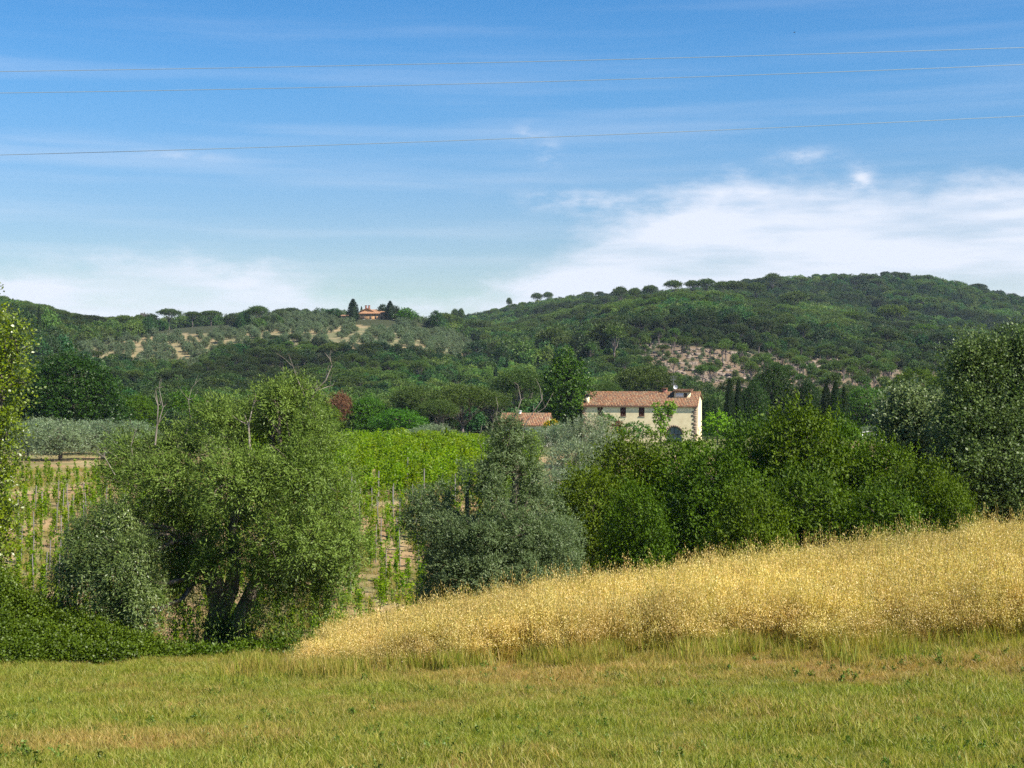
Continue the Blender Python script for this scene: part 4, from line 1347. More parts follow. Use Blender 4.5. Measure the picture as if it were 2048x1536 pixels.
def farmhouse():
    rng = np.random.default_rng(70)
    D0 = 228.5
    corner = PX(1393, 768, D0)                      # near right corner, front wall foot
    ang = math.radians(-12.4)
    Lw, Dp = 18.8, 10.2
    zb = gz1(corner[0], D0) - .1
    ze = (768 - 813) / F * D0 - zb                  # eave height over the base
    ux = np.array([math.cos(ang), math.sin(ang)])
    org = corner[:2] - ux * Lw
    r = empty('farmhouse', (org[0], org[1], zb), ang)
    tag(r, 'long cream farmhouse with a red tiled roof, brown shutters and an arched glass door', 'house')
    zr = ze + 2.15; yr = Dp * .5; zbk = ze + 1.0
    ax_, ar, ah = 15.15, 1.30, 1.25                 # arch centre, radius, springing height
    # walls: front with an arch-shaped opening, gables, back
    g = Geo()
    wins = [(3.0, 5.0), (6.8, 4.98), (9.85, 4.95), (14.45, 4.92)]
    ww, wh = .95, 1.45
    # front wall as a set of panels around the openings
    xs = sorted(set([0, Lw] + [x - ww / 2 for x, _ in wins] + [x + ww / 2 for x, _ in wins]))
    zsill = 4.95 - wh / 2; ztop = 4.95 + wh / 2
    for i in range(len(xs) - 1):
        xa, xb = xs[i], xs[i + 1]
        mid = (xa + xb) / 2
        g.add([(xa, 0, ztop), (xb, 0, ztop), (xb, 0, ze), (xa, 0, ze)], [(0, 1, 2, 3)])
        if not any(abs(mid - x) < ww / 2 for x, _ in wins):
            g.add([(xa, 0, zsill), (xb, 0, zsill), (xb, 0, ztop), (xa, 0, ztop)], [(0, 1, 2, 3)])
    for x, _ in wins:     # reveals
        xa, xb = x - ww / 2, x + ww / 2
        g.add([(xa, 0, zsill), (xa, .3, zsill), (xa, .3, ztop), (xa, 0, ztop)], [(0, 1, 2, 3)])
        g.add([(xb, 0, zsill), (xb, .3, zsill), (xb, .3, ztop), (xb, 0, ztop)], [(3, 2, 1, 0)])
        g.add([(xa, 0, zsill), (xb, 0, zsill), (xb, .3, zsill), (xa, .3, zsill)], [(0, 1, 2, 3)])
        g.add([(xa, 0, ztop), (xb, 0, ztop), (xb, .3, ztop), (xa, .3, ztop)], [(3, 2, 1, 0)])
    # below the sills, with the arch cut out
    zl = zsill
    g.add([(0, 0, -.6), (ax_ - ar, 0, -.6), (ax_ - ar, 0, zl), (0, 0, zl)], [(0, 1, 2, 3)])
    g.add([(ax_ + ar, 0, -.6), (Lw, 0, -.6), (Lw, 0, zl), (ax_ + ar, 0, zl)], [(0, 1, 2, 3)])
    an = np.linspace(np.pi, 0, 17)
    for a, b in zip(an[:-1], an[1:]):
        pa = (ax_ + math.cos(a) * ar, ah + math.sin(a) * ar); pb = (ax_ + math.cos(b) * ar, ah + math.sin(b) * ar)
        g.add([(pa[0], 0, pa[1]), (pb[0], 0, pb[1]), (pb[0], 0, zl), (pa[0], 0, zl)], [(0, 1, 2, 3)])
        g.add([(pa[0], 0, pa[1]), (pa[0], .35, pa[1]), (pb[0], .35, pb[1]), (pb[0], 0, pb[1])], [(0, 1, 2, 3)])
    for sx_ in (-1, 1):
        x = ax_ + sx_ * ar
        g.add([(x, 0, -.6), (x, .35, -.6), (x, .35, ah), (x, 0, ah)], [(0, 1, 2, 3)])
    for x in (0, Lw):
        g.add([(x, 0, -.6), (x, Dp, -.6), (x, Dp, zbk), (x, yr, zr), (x, 0, ze)], np.array([[0, 1, 2, 3], [0, 3, 4, 4]])[:1])
        g.add([(x, 0, -.6), (x, yr, zr), (x, 0, ze)], [(0, 1, 2)])
    g.add([(0, Dp, -.6), (Lw, Dp, -.6), (Lw, Dp, zbk), (0, Dp, zbk)], [(3, 2, 1, 0)])
    g.build('wall', plaster, r)
    # roof
    ov, og = .16, .25
    k1 = (zr - ze) / yr; k2 = (zr - zbk) / (Dp - yr)
    g = Geo()
    tiles(g, rng, -og, Lw + og, (-ov, ze - ov * k1 + .12), (yr, zr + .12))
    tiles(g, rng, -og, Lw + og, (Dp + ov, zbk - ov * k2 + .12), (yr, zr + .12))
    ridge_tiles(g, rng, -og, Lw + og, yr, zr + .16)
    rf = g.build('roof', tile_m, r)
    rt = Geo()
    for k in range(int(Lw / .6)):
        x = .2 + k * .6
        rt.box(x, -ov + .02, ze - ov * k1 - .10, x + .09, -.005, ze - ov * k1 + .01)
    rt.build('rafter_ends', dark_m, r)
    gt = Geo()
    gt.tube([(-og, -ov - .06, ze - ov * k1 + .0), (Lw + og, -ov - .06, ze - ov * k1 - .03)], [.06, .06], 6)
    gt.build('gutter', surf('copper', (.16, .09, .06), None, rough=.5), r)
    for k, (x, z) in enumerate(wins):
        g = Geo()
        g.box(x - ww / 2 + .03, .06, zsill + .02, x - .015, .11, ztop - .02)
        g.box(x + .015, .06, zsill + .02, x + ww / 2 - .03, .11, ztop - .02)
        for s_ in range(12):
            zz = zsill + .10 + s_ * (wh - .2) / 12
            g.box(x - ww / 2 + .08, .045, zz, x - .06, .058, zz + .05)
            g.box(x + .06, .045, zz, x + ww / 2 - .08, .058, zz + .05)
        sh = g.build('shutter', shutter_m, r)
        g = Geo(); g.box(x - ww / 2 - .08, -.07, zsill - .09, x + ww / 2 + .08, .05, zsill - .003)
        g.build('window_sill', stone, r)
    # arched door
    fr = Geo()
    gl = Geo()
    V = [(ax_, .28, -.2)] + [(ax_ + ar, .28, -.2)] + [(ax_ + math.cos(a) * ar, .28, ah + math.sin(a) * ar) for a in np.linspace(0, np.pi, 17)] + [(ax_ - ar, .28, -.2)]
    for k in range(1, len(V) - 1):
        gl.add([V[0], V[k], V[k + 1]], [(0, 1, 2)])
    dr_ = fr.box(ax_ - .04, .20, -.2, ax_ + .04, .25, ah + ar * .97)
    fr.box(ax_ - .62, .20, -.2, ax_ - .56, .25, ah + ar * .85); fr.box(ax_ + .56, .20, -.2, ax_ + .62, .25, ah + ar * .85)
    fr.box(ax_ - ar + .02, .21, ah - .05, ax_ + ar - .02, .255, ah + .05)
    for a, b in zip(np.linspace(np.pi, 0, 17)[:-1], np.linspace(np.pi, 0, 17)[1:]):
        Vq = [(ax_ + math.cos(q_) * rr, yy, ah + math.sin(q_) * rr) for yy in (.19, .27) for q_, rr in ((a, ar - .01), (b, ar - .01), (b, ar - .10), (a, ar - .10))]
        fr.add(Vq, [(0, 1, 2, 3), (3, 2, 6, 7)])
    fro = fr.build('arched_door', dark_m, r)
    go_ = gl.build('pane', glass_m, fro)
    g = Geo()
    for k, (a, b) in enumerate(zip(np.linspace(np.pi, 0, 14)[:-1], np.linspace(np.pi, 0, 14)[1:])):
        a -= .01; b += .01
        ro = ar + .26 + rng.random() * .04
        Vq = [(ax_ + math.cos(q_) * rr, yy, ah + math.sin(q_) * rr) for yy in (-.03, .05) for q_, rr in ((a, ar + .005), (b, ar + .005), (b, ro), (a, ro))]
        g.add(Vq, [(0, 1, 2, 3), (3, 2, 6, 7), (0, 4, 5, 1), (0, 3, 7, 4), (1, 5, 6, 2)])
    g.build('arch_stones', stone, r)
    # quoins
    for x, sg_, lab in ((Lw, -1, None), (0, 1, None)):
        g = Geo()
        z = -.3; k = 0
        while z < ze - .25:
            h_ = rng.uniform(.24, .36)
            wl = (.75 if k % 2 else .42) * rng.uniform(.8, 1.2)
            wd_ = (.35 if k % 2 else .65) * rng.uniform(.8, 1.1)
            xa, xb = sorted((x + sg_ * wl, x - sg_ * .025))
            g.box(xa, -.03 - rng.random() * .02, z, xb, wd_, z + h_ - .025)
            z += h_; k += 1
        g.build('quoins', stone, r)
    # downpipe
    g = Geo(); g.tube([(Lw + .09, .9, -.3), (Lw + .09, .9, 3.0), (Lw + .09, .85, ze - .2), (Lw + .09, -.3, ze - .05)], [.05] * 4, 6)
    g.tube([(Lw + .09, 2.8, -.3), (Lw + .09, 2.8, 2.4)], [.04] * 2, 5)
    g.build('downpipe', metal_m, r)
    # chimneys
    g = Geo(); yc = 1.0; zc = ze + k1 * yc
    g.box(.45, yc - .3, zc - .3, 1.0, yc + .3, zc + 1.15); c = g.build('chimney', plaster, r)
    g = Geo(); g.box(.38, yc - .36, zc + 1.15, 1.07, yc + .36, zc + 1.22); g.box(.5, yc - .25, zc + 1.22, .95, yc + .25, zc + 1.45); g.box(.33, yc - .42, zc + 1.45, 1.12, yc + .42, zc + 1.55)
    g.build('chimney_cap', dark_m, c)
    g = Geo(); xc = 13.1
    g.box(xc - .4, yr - .3, zr - .5, xc + .4, yr + .3, zr + .75); c = g.build('chimney', brick_m, r)
    c['label'] = 'brick chimney on the ridge'
    g = Geo(); g.box(xc - .5, yr - .4, zr + .75, xc + .5, yr + .4, zr + .84)
    g.build('chimney_cap', tile_m, c)
    # dormer
    xa, xb = 14.9, 17.5
    ya = 2.9; za = ze + k1 * ya
    g = Geo(); g.box(xa, ya, za - .2, xb, yr + .6, za + 1.25)
    d = g.build('dormer', plaster, r)
    g = Geo(); g.box(xa + .25, ya - .03, za + .25, xa + 1.5, ya + .03, za + .95)
    g.build('window', white_m, d)
    g = Geo(); g.box(xa + 1.6, ya - .03, za + .25, xa + 2.1, ya + .03, za + .95)
    g.build('vent_opening', dark_m, d)
    g = Geo(); tiles(g, rng, xa - .3, xb + .3, (ya - .4, za + 1.25), (yr + .7, za + 1.55))
    g.build('dormer_roof', tile_m, d)
    # satellite dish on the dormer
    return r, ang, org, zb, ze, zr, yr, xa, za, ya


fh, fang, forg, fzb, fze, fzr, fyr, fxa, fza, fya = farmhouse()
fux = np.array([math.cos(fang), math.sin(fang)]); fuy = np.array([-math.sin(fang), math.cos(fang)])


def fpt(x, y, z):
    q_ = forg + fux * x + fuy * y
    return (q_[0], q_[1], fzb + z)


# dish and aerial stand on the roof: things of their own
r = empty('satellite_dish', fpt(15.05, 3.6, fza + 1.40), fang)
tag(r, 'small white satellite dish on the dormer roof of the farmhouse', 'dish')
g = Geo()
an = np.linspace(0, 2 * np.pi, 17)[:-1]
rings = [(0.0, .0), (.2, .02), (.36, .08)]
V = [(0, 0, .55)]
for rr, dd in rings[1:]:
    V += [(math.cos(a) * rr, -dd - .02 + .0, .55 + math.sin(a) * rr) for a in an]
Fq = [(1 + k, 1 + (k + 1) % 16, 17 + (k + 1) % 16, 17 + k) for k in range(16)]
g.add(V, Fq)
g.add([V[0]] + V[1:17], np.array([(0, 1 + k, 1 + (k + 1) % 16) for k in range(16)]))
g.build('reflector', white_m, r)
g = Geo(); g.tube([(0, .03, -.1), (0, .03, .55)], [.025, .025], 5); g.tube([(0, 0, .25), (0, -.35, .5)], [.012, .012], 4)
g.build('mast', metal_m, r)
r = empty('aerial', fpt(14.5, 5.6, fzr - .1), fang)
tag(r, 'tall thin television aerial on a mast above the farmhouse ridge', 'aerial')
g = Geo(); g.tube([(0, 0, -.2), (0, 0, 3.0)], [.035, .028], 5); g.build('mast', metal_m, r)
for zz, hw in ((2.8, .55), (2.35, .4), (1.6, .35)):
    g = Geo(); g.tube([(-hw, 0, zz), (hw, 0, zz)], [.018, .018], 4)
    for q_ in np.linspace(-hw, hw, 7):
        g.tube([(q_, -.25, zz), (q_, .25, zz)], [.010, .010], 3); g.tube([(q_, 0, zz - .22), (q_, 0, zz + .22)], [.012, .012], 3)
    g.build('antenna_array', metal_m, r)

# the low outbuilding
def outbuilding():
    rng = np.random.default_rng(71)
    D0 = 205.
    zb = gz1(2.5, D0) - .2
    ang = math.radians(-10)
    cor = PX(1092, 768, D0 - 1)
    Lw, Dp = 6.8, 6.4
    ux = np.array([math.cos(ang), math.sin(ang)])
    org = cor[:2] - ux * Lw
    r = empty('outbuilding', (org[0], org[1], zb), ang)
    tag(r, 'low outbuilding with a weathered tiled roof left of the farmhouse', 'outbuilding')
    ze = (768 - 850) / F * D0 - zb; zr = (768 - 829) / F * (D0 + 3) - zb
    g = Geo()
    g.add([(0, 0, -.5), (Lw, 0, -.5), (Lw, 0, ze), (0, 0, ze)], [(0, 1, 2, 3)])
    g.add([(0, Dp, -.5), (Lw, Dp, -.5), (Lw, Dp, ze), (0, Dp, ze)], [(3, 2, 1, 0)])
    for x in (0, Lw):
        g.add([(x, 0, -.5), (x, Dp, -.5), (x, Dp, ze), (x, 0, ze)], [(0, 1, 2, 3)])
        g.add([(x, 0, ze), (x, Dp, ze), (x, Dp / 2, zr)], [(0, 1, 2)])
    g.build('wall', surf('white_plaster', (.72, .68, .58), (.64, .60, .50), 1., .9), r)
    k = (zr - ze) / (Dp / 2)
    g = Geo()
    tiles(g, rng, -.3, Lw + .25, (-.4, ze - .4 * k + .12), (Dp / 2, zr + .12))
    tiles(g, rng, -.3, Lw + .25, (Dp + .4, ze - .4 * k + .12), (Dp / 2, zr + .12))
    ridge_tiles(g, rng, -.3, Lw + .25, Dp / 2, zr + .15)
    g.build('roof', tile_m, r)
    g = Geo(); g.box(2.2, Dp / 2 - .2, zr - .3, 2.6, Dp / 2 + .2, zr + .5); c = g.build('chimney', white_m, r)
    g = Geo(); g.box(2.12, Dp / 2 - .28, zr + .5, 2.68, Dp / 2 + .28, zr + .57); g.build('chimney_cap', white_m, c)


outbuilding()


# ------------------------------------------------------------------ the villa on the left hill
def villa():
    rng = np.random.default_rng(72)
    D0 = 748.
    px0 = 718
    x0 = (px0 - 1024) / F * D0
    zb = gz1(x0 + 7, D0 + 4) + .4
    r = empty('hilltop_villa', (x0, D0, zb), math.radians(-4))
    tag(r, 'ochre villa with two chimneys on top of the left hill between dark cypresses', 'villa')
    sc = D0 / F
    def hz(v): return (768 - v) * sc - zb
    Lw, Dp = 14.6, 10.
    h1 = hz(627.5); hr = hz(623); h2 = hz(622.5); h3 = hz(616)
    g = Geo(); g.box(0, 0, -4, Lw, Dp, h1); g.box(.2, 2.2, h1 - .3, 7.4, Dp - .5, h2)
    g.add([(.2, 2.2, h2), (7.4, 2.2, h2), (3.8, 2.2, h3)], [(0, 1, 2)]); g.add([(.2, Dp - .5, h2), (7.4, Dp - .5, h2), (3.8, Dp - .5, h3)], [(0, 1, 2)])
    g.build('wall', ochre, r)
    g = Geo()
    e = .6
    zc = h1 + .05
    V = [(-e, -e, zc), (Lw + e, -e, zc), (Lw + e, Dp + e, zc), (-e, Dp + e, zc), (3.5, Dp / 2, hr + 1.3), (Lw - 3.5, Dp / 2, hr + 1.3)]
    g.add(V, [(0, 1, 5, 4), (2, 3, 4, 5)], .5); g.add(V, [(1, 2, 5), (3, 0, 4)], .45); g.add(V, [(0, 3, 2, 1)], .2)
    V = [(-.3, 1.7, h2 - .1), (3.8, 1.7, h3 + .15), (7.9, 1.7, h2 - .1), (-.3, Dp, h2 - .1), (3.8, Dp, h3 + .15), (7.9, Dp, h2 - .1)]
    V += [(a, b, c - .2) for a, b, c in V]
    g.add(V, [(0, 3, 4, 1), (1, 4, 5, 2), (6, 7, 10, 9), (7, 8, 11, 10), (0, 1, 7, 6), (1, 2, 8, 7)], .55)
    for x in np.arange(-.4, Lw + .5, .45):      # tile rolls down the front slope
        f_ = min(1, max(.15, min(x + .6, Lw + .6 - x) / 4.1))
        g.tube([(x, -e, zc + .02), (x, -e + (Dp / 2 + e) * f_, zc + .02 + (hr + 1.3 - zc) * f_)], [.09, .09], 4, tint=rng.random())
    g.build('roof', tile_m, r)
    for xc in (2.9, 4.6):
        g = Geo(); g.box(xc - .45, 4.6, h3 - 1.0, xc + .45, 5.5, h3 + 1.5); c = g.build('chimney', brick_m, r)
        g = Geo(); g.box(xc - .6, 4.45, h3 + 1.5, xc + .6, 5.65, h3 + 1.7); g.build('chimney_cap', tile_m, c)
    for xw, zz, ww_, hh_, y in ((2.2, h2 - 1.3, .9, 1.2, 2.2), (5.0, h2 - 1.3, .9, 1.2, 2.2), (2.5, h1 - 2.2, 1., 1.5, 0), (6.2, h1 - 2.2, 1., 1.5, 0), (9.0, h1 - 2.2, 1., 1.5, 0), (12.0, h1 - 2.2, 1., 1.5, 0)):
        g = Geo(); g.box(xw - ww_ / 2, y - .06, zz - hh_ / 2, xw + ww_ / 2, y + .1, zz + hh_ / 2); wn = g.build('window', dark_m, r)
        g = Geo(); g.box(xw - ww_ / 2 - .1, y - .12, zz - hh_ / 2 - .12, xw + ww_ / 2 + .1, y - .01, zz - hh_ / 2 - .005); g.build('sill', white_m, wn)
    g = Geo(); g.box(-.1, -1.2, h1 - 3.6, 8.6, -.02, h1 - 3.2); g.build('terrace_edge', white_m, r)
    # low wing
    g = Geo(); g.box(-10, 3, -1.5, -3.2, 8, hz(631)); wg = g.build('wing', ochre, r)
    g = Geo(); V = [(-10.5, 2.5, hz(631)), (-2.8, 2.5, hz(631)), (-2.8, 8.5, hz(631)), (-10.5, 8.5, hz(631)), (-10.5, 5.5, hz(628.5)), (-2.8, 5.5, hz(628.5))]
    g.add(V, [(0, 1, 5, 4), (2, 3, 4, 5)], .4); g.build('roof', tile_m, wg)
    for px, v0, v1, lab in ((782, 643, 649, 'left of the two white gate pillars beside the hilltop villa'), (786.5, 643, 649, 'right of the two white gate pillars beside the hilltop villa'), (710, 636, 641, 'white pillar in front of the large villa cypress')):
        x = (px - 1024) * sc
        y = D0 - 2
        zz = gz1(x, y)
        g = Geo(); g.box(-.35, -.35, -1, .35, .35, 2.0); g.box(-.48, -.48, 2.0, .48, .48, 2.2)
        o = g.build('gate_post', white_m); o.location = (x, y, zz + .6)
        tag(o, lab, 'pillar')


villa()

# ------------------------------------------------------------------ proto trees for the middle and far distance
BR = [unit_tree(320 + i, 620, 8, .52, .40, L_wood, 9, 8.5, 10, clear=.10, Lh=.8, jit=.18, shell=.6, rag=.2, bk=bark_far) for i in range(4)]
BL = [unit_tree(330 + i, 560, 8, .5, .38, L_woodlt, 9, 8., 9, clear=.12, Lh=.8, jit=.18, shell=.6, rag=.2, bk=bark_far) for i in range(2)]
FINE = [unit_tree(340 + i, 8000, 8, .26, .19, L_oak, 12, 12, 18, clear=.06, Lh=.6, jit=.1, shell=.55, rag=.22) for i in range(2)]
GRV = [unit_tree(345 + i, 300, 8, .42, .22, L_grove, 4.2, 4.6, 7, clear=.15, Lh=.6, jit=.15, shell=.5, bk=bark_far) for i in range(2)]


def umbrella(seed, H, Wd, n=900, leafm=L_pine, leaf=.42, clear=.5, nl=12, shell=.6):
    rg = np.random.default_rng(seed)
    lobes = []
    for k in range(nl):
        a = k * 2.399; q_ = math.sqrt((k + .5) / nl) * .36 * Wd
        s = Wd * rg.uniform(.15, .20)
        dome = 1 - (q_ / (Wd * .5)) ** 2
        lobes.append((math.cos(a) * q_, math.sin(a) * q_, H * clear + (H * (1 - clear) - s * .7) * (.35 + .65 * dome), s, s, s * .62))
    g = Geo()
    crown(g, rg, lobes, n, 8, leaf, leaf * .5, L=.7, droop=.0, up=.8, shell=shell, jit=.14, bias=.5, rag=.12, face=.3)
    t = Geo()
    fk = (rg.normal() * .15, rg.normal() * .15, H * clear * .8)
    t.tube([(0, 0, -.5), (0, 0, H * .25), fk], [.28, .24, .2], 7)
    t.tube([fk, (0, 0, H * .8)], [.18, .06], 6)
    limbs(t, rg, [fk], lobes, .12, 2, .4, 5)
    return g.build('crown', leafm, link=False).data, t.build('trunk', bark_far, link=False).data, H, Wd


UM = [umbrella(350 + i, 11, 10) for i in range(3)]
UMF = [umbrella(355 + i, 11, 12, 3600, L_pine, .26, .30, 18, .5) for i in range(2)]
SP = [umbrella(360 + i, 8, 4.6, 330, L_woodlt, .36, .48, 7, .4) for i in range(3)]


def cypress(seed, H, Wd, n, leaf):
    rg = np.random.default_rng(seed)
    g = Geo()
    z = rg.random(n)
    prof = (1 - z ** 2.4) ** .9 * np.minimum(1, .55 + z * 2.5)
    a = rg.random(n) * 6.28
    rr = Wd * .5 * prof * (.75 + .3 * rg.random(n)) * (1 + .1 * np.sin(a * 3 + z * 9))
    d_ = np.stack([np.cos(a), np.sin(a), np.zeros(n)], 1)
    pos = d_ * rr[:, None]; pos[:, 2] = .15 + z * (H - .5)
    ax = d_ * .35 + np.array([0, 0, 1.]) + rg.normal(size=(n, 3)) * .25
    V, Fc, T = leaves(rg, pos, ax, d_ + rg.normal(size=(n, 3)) * .5, leaf * (.6 + .8 * rg.random(n)), leaf * .35 * (.6 + .8 * rg.random(n)), rg.random(n))
    g.add(V, Fc, T)
    # dense heart of foliage
    zz = np.linspace(0.1, H - .6, 9); pr = (1 - (zz / H) ** 2.4) ** .9 * np.minimum(1, .55 + zz / H * 2.5) * Wd * .36; pr[-1] = .02; pr[-2] *= .7
    g.tube([(0, 0, q_) for q_ in zz], pr, 8, 0, .1)
    t = Geo(); t.tube([(0, 0, -.4), (0, 0, H * .5)], [.16, .08], 6)
    return g.build('crown', L_cyp, link=False).data, t.build('trunk', bark_far, link=False).data, H, Wd


CY = [cypress(370 + i, 9, 2.0, 2600, .34) for i in range(2)]

# ------------------------------------------------------------------ trees one can tell apart round the house and in the valley
GH = 'garden trees round the farmhouse'
for pr, nm, lab, px, vt, D_, wp, mt, grp, bo in (
    (FINE[0], 'oak_tree', 'massive dark green oak behind the olives at the left', 148, 722, 200, 200, None, None, 0),
    (FINE[1], 'oak_tree', 'second dark oak crown just right of the left-edge poplar', 70, 740, 208, 130, None, None, 0),
    (FINE[1], 'garden_tree', 'round dark green tree between the cypress pair and the three cypresses', 1552, 737, 262, 92, None, GH, 0),
    (FINE[0], 'garden_tree', 'smaller dark green tree left of the three slim cypresses', 1618, 768, 258, 52, None, GH, 0),
    (FINE[1], 'garden_tree', 'dark green tree low between the cypress pair and the tall garden tree', 1505, 770, 256, 60, None, GH, 0),
    (FINE[0], 'garden_tree', 'bushy dark tree immediately behind the right gable of the farmhouse', 1425, 800, 262, 60, None, GH, 0),
    (FINE[0], 'valley_tree', 'broad green tree right of the three cypresses', 1735, 780, 285, 100, L_garden, None, 0),
    (FINE[1], 'valley_tree', 'dark tree behind the smaller right-hand poplar', 1830, 745, 300, 120, L_dark, None, 0),
    (FINE[0], 'valley_tree', 'dark green tree left of the tall right-hand poplar', 1880, 760, 290, 80, L_dark, None, 0),
    (FINE[1], 'valley_tree', 'rust-brown dying tree beyond the big willow', 681, 790, 262, 62, L_rust, None, 0),
    (FINE[0], 'valley_tree', 'green tree between the rusty tree and the pines', 735, 800, 262, 90, L_garden, None, 0),
    (FINE[1], 'valley_tree', 'low green tree under the large pines', 800, 822, 232, 110, L_garden, None, 0),
    (FINE[0], 'valley_tree', 'dark green tree seen over the top of the big willow', 640, 812, 250, 90, L_dark, None, 0),
    (FINE[0], 'valley_tree', 'green tree behind the dead willow stub', 370, 790, 270, 110, L_garden, None, 0),
    (FINE[1], 'valley_tree', 'dark green tree between the oak and the big willow', 275, 795, 255, 90, L_dark, None, 0),
):
    put_tree(pr, nm, lab, px, vt, D_, wp, grp, mat=mt)
for i, (px, vt, D_, wp, lab) in enumerate(((825, 775, 262, 100, 'broad pine above the olives, left of the largest pine'), (925, 772, 248, 160, 'largest rounded umbrella pine above the green vineyard'), (1040, 740, 285, 120, 'tall umbrella pine left of the conical tree by the farmhouse'),
                                           (985, 785, 270, 80, 'umbrella pine wedged between the two largest pines'), (1290, 734, 305, 140, 'umbrella pine with a visible dark trunk behind the farmhouse roof'), (875, 800, 240, 90, 'low pine with a leaning pale trunk over the olives'),
                                           (1215, 765, 290, 70, 'pine between the conical tree and the farmhouse ridge'))):
    put_tree(UMF[i % 2], 'umbrella_pine', lab, px, vt, D_, wp, 'large pines in the valley')
# conical tree beside the farmhouse
rng = np.random.default_rng(75)
D_ = 236.
b = root_at(1131, D_)
L = lambda *a, **k: lob(a[0], a[1], a[2], a[3], D_, b, *a[4:], **k)
make_tree('lime_tree', 'tall dense conical tree standing at the left end of the farmhouse', 'tree', b,
          [L(1135, 712, 15, 16, 0), L(1128, 732, 26, 20, 0), L(1145, 740, 24, 20, -1), L(1116, 755, 26, 22, 0), L(1150, 765, 26, 22, 0), L(1132, 765, 34, 26, -2), L(1112, 785, 28, 22, 0), L(1155, 792, 25, 22, -.5), L(1132, 795, 38, 28, -2.5),
           L(1115, 818, 32, 24, -.5), L(1150, 822, 30, 22, -1), L(1132, 830, 38, 24, 0), L(1130, 780, 40, 50, 1.5), L(1092, 822, 14, 16, 0)],
          leafmat('lime_tree_leaf', (.035, .085, .012), (.115, .18, .025), rough=.45, vary=0), 3000, 9, .30, .26, [(0, 0, -.3), (0, 0, 4), (0, 0, 8), (.1, 0, 12.5)], [.4, .32, .2, .08], 76, Lh=.6, jit=.12, shell=.55, rag=.18)
# small bright trees by the house
D_ = 214.
b = root_at(1435, D_)
L = lambda *a, **k: lob(a[0], a[1], a[2], a[3], D_, b, *a[4:], **k)
make_tree('lime_green_tree', 'small round bright lime-green tree at the right gable of the farmhouse', 'tree', b,
          [L(1435, 838, 20, 14, 0), L(1420, 850, 17, 13, -.3), L(1450, 848, 18, 14, 0), L(1435, 855, 24, 16, -.6), L(1422, 866, 14, 10, 0), L(1452, 866, 14, 10, -.2)],
          L_lime, 520, 9, .22, .20, [(0, 0, -.2), (0, 0, 1.4), (0, 0, 3)], [.14, .12, .05], 77, Lh=.35, jit=.07, shell=.5, rag=.15)
D_ = 219.
b = root_at(1322, D_)
L = lambda *a, **k: lob(a[0], a[1], a[2], a[3], D_, b, *a[4:], **k)
make_tree('pollarded_tree', 'bright green pollarded tree with two knobbly heads in front of the farmhouse wall', 'tree', b,
          [L(1314, 814, 9, 8, 0), L(1313, 826, 8, 8, 0), L(1317, 837, 9, 9, 0), L(1320, 849, 10, 8, 0), L(1323, 860, 9, 6, 0), L(1338, 812, 12, 9, 0), L(1345, 818, 8, 7, .1), L(1330, 826, 9, 7, 0), L(1332, 842, 7, 8, .1)],
          L_lime, 420, 9, .20, .16, [(0, 0, -.3), (0, 0, 1.0), (-.1, 0, 2.4), (.1, 0, 3.8)], [.22, .19, .14, .07], 78, Lh=.25, jit=.05, shell=.5, rag=.1)
for (nm, cat, D_, lobs, lm, lab, nsh, fl, sd2) in (
    ('garden_shrub', 'shrub', 216., [(1212, 838, 12, 12), (1222, 846, 14, 12), (1234, 852, 12, 10), (1205, 850, 10, 12)], L_garden, 'green climbing shrub below the leftmost farmhouse shutter', 260, None, 1),
    ('garden_shrub', 'shrub', 213., [(1262, 858, 16, 12), (1278, 856, 15, 13), (1292, 862, 13, 11), (1270, 870, 20, 12)], L_garden, 'rounded green shrub under the middle farmhouse shutters', 300, None, 2),
    ('broom_bush', 'bush', 211., [(1233, 862, 7, 6), (1240, 872, 7, 6), (1245, 865, 6, 6)], L_garden, 'yellow flowering bush between the farmhouse shrubs', 110, ([0, 1], 22, .14), 3),
    ('garden_shrub', 'shrub', 212., [(1238, 850, 8, 6), (1230, 856, 7, 6)], L_rust, 'reddish faded shrub above the yellow bush', 60, None, 4),
    ('broom_bush', 'bush', 196., [(1104, 850, 13, 9), (1098, 858, 11, 9), (1112, 860, 10, 9)], L_garden, 'yellow flowering broom at the gable of the low outbuilding', 170, ([0], 60, .16), 5),
    ('garden_shrub', 'shrub', 209., [(1300, 868, 10, 8), (1308, 874, 9, 8), (1335, 874, 9, 7)], L_dark, 'dark low hedge either side of the pollarded tree stem', 120, None, 6),
    ('garden_shrub', 'shrub', 208., [(1340, 888, 24, 8), (1380, 890, 22, 7), (1410, 888, 20, 8)], L_dark, 'clipped dark hedge in front of the arched door', 260, None, 7),
    ('lime_green_shrub', 'shrub', 226., [(1700, 862, 20, 12), (1690, 870, 18, 12), (1712, 868, 14, 12)], L_lime, 'bright lime-green shrub left of the pale pergola', 220, None, 8),
    ('lime_green_shrub', 'shrub', 105., [(1895, 935, 22, 20), (1905, 915, 15, 14), (1880, 905, 14, 12)], L_lime, 'bright green shrub between the two right-hand poplars', 260, None, 9),
):
    lw = []
    for px, v, rp, rv in lobs:
        p_ = PX(px, v, D_)
        lw.append((*p_, rp / F * D_, rp / F * D_ * .9, rv / F * D_))
    bush(nm, lab, lw, lm, nsh, 8, .20, .14, 900 + sd2, cat, Lh=.25, jit=.06, flowers=fl)
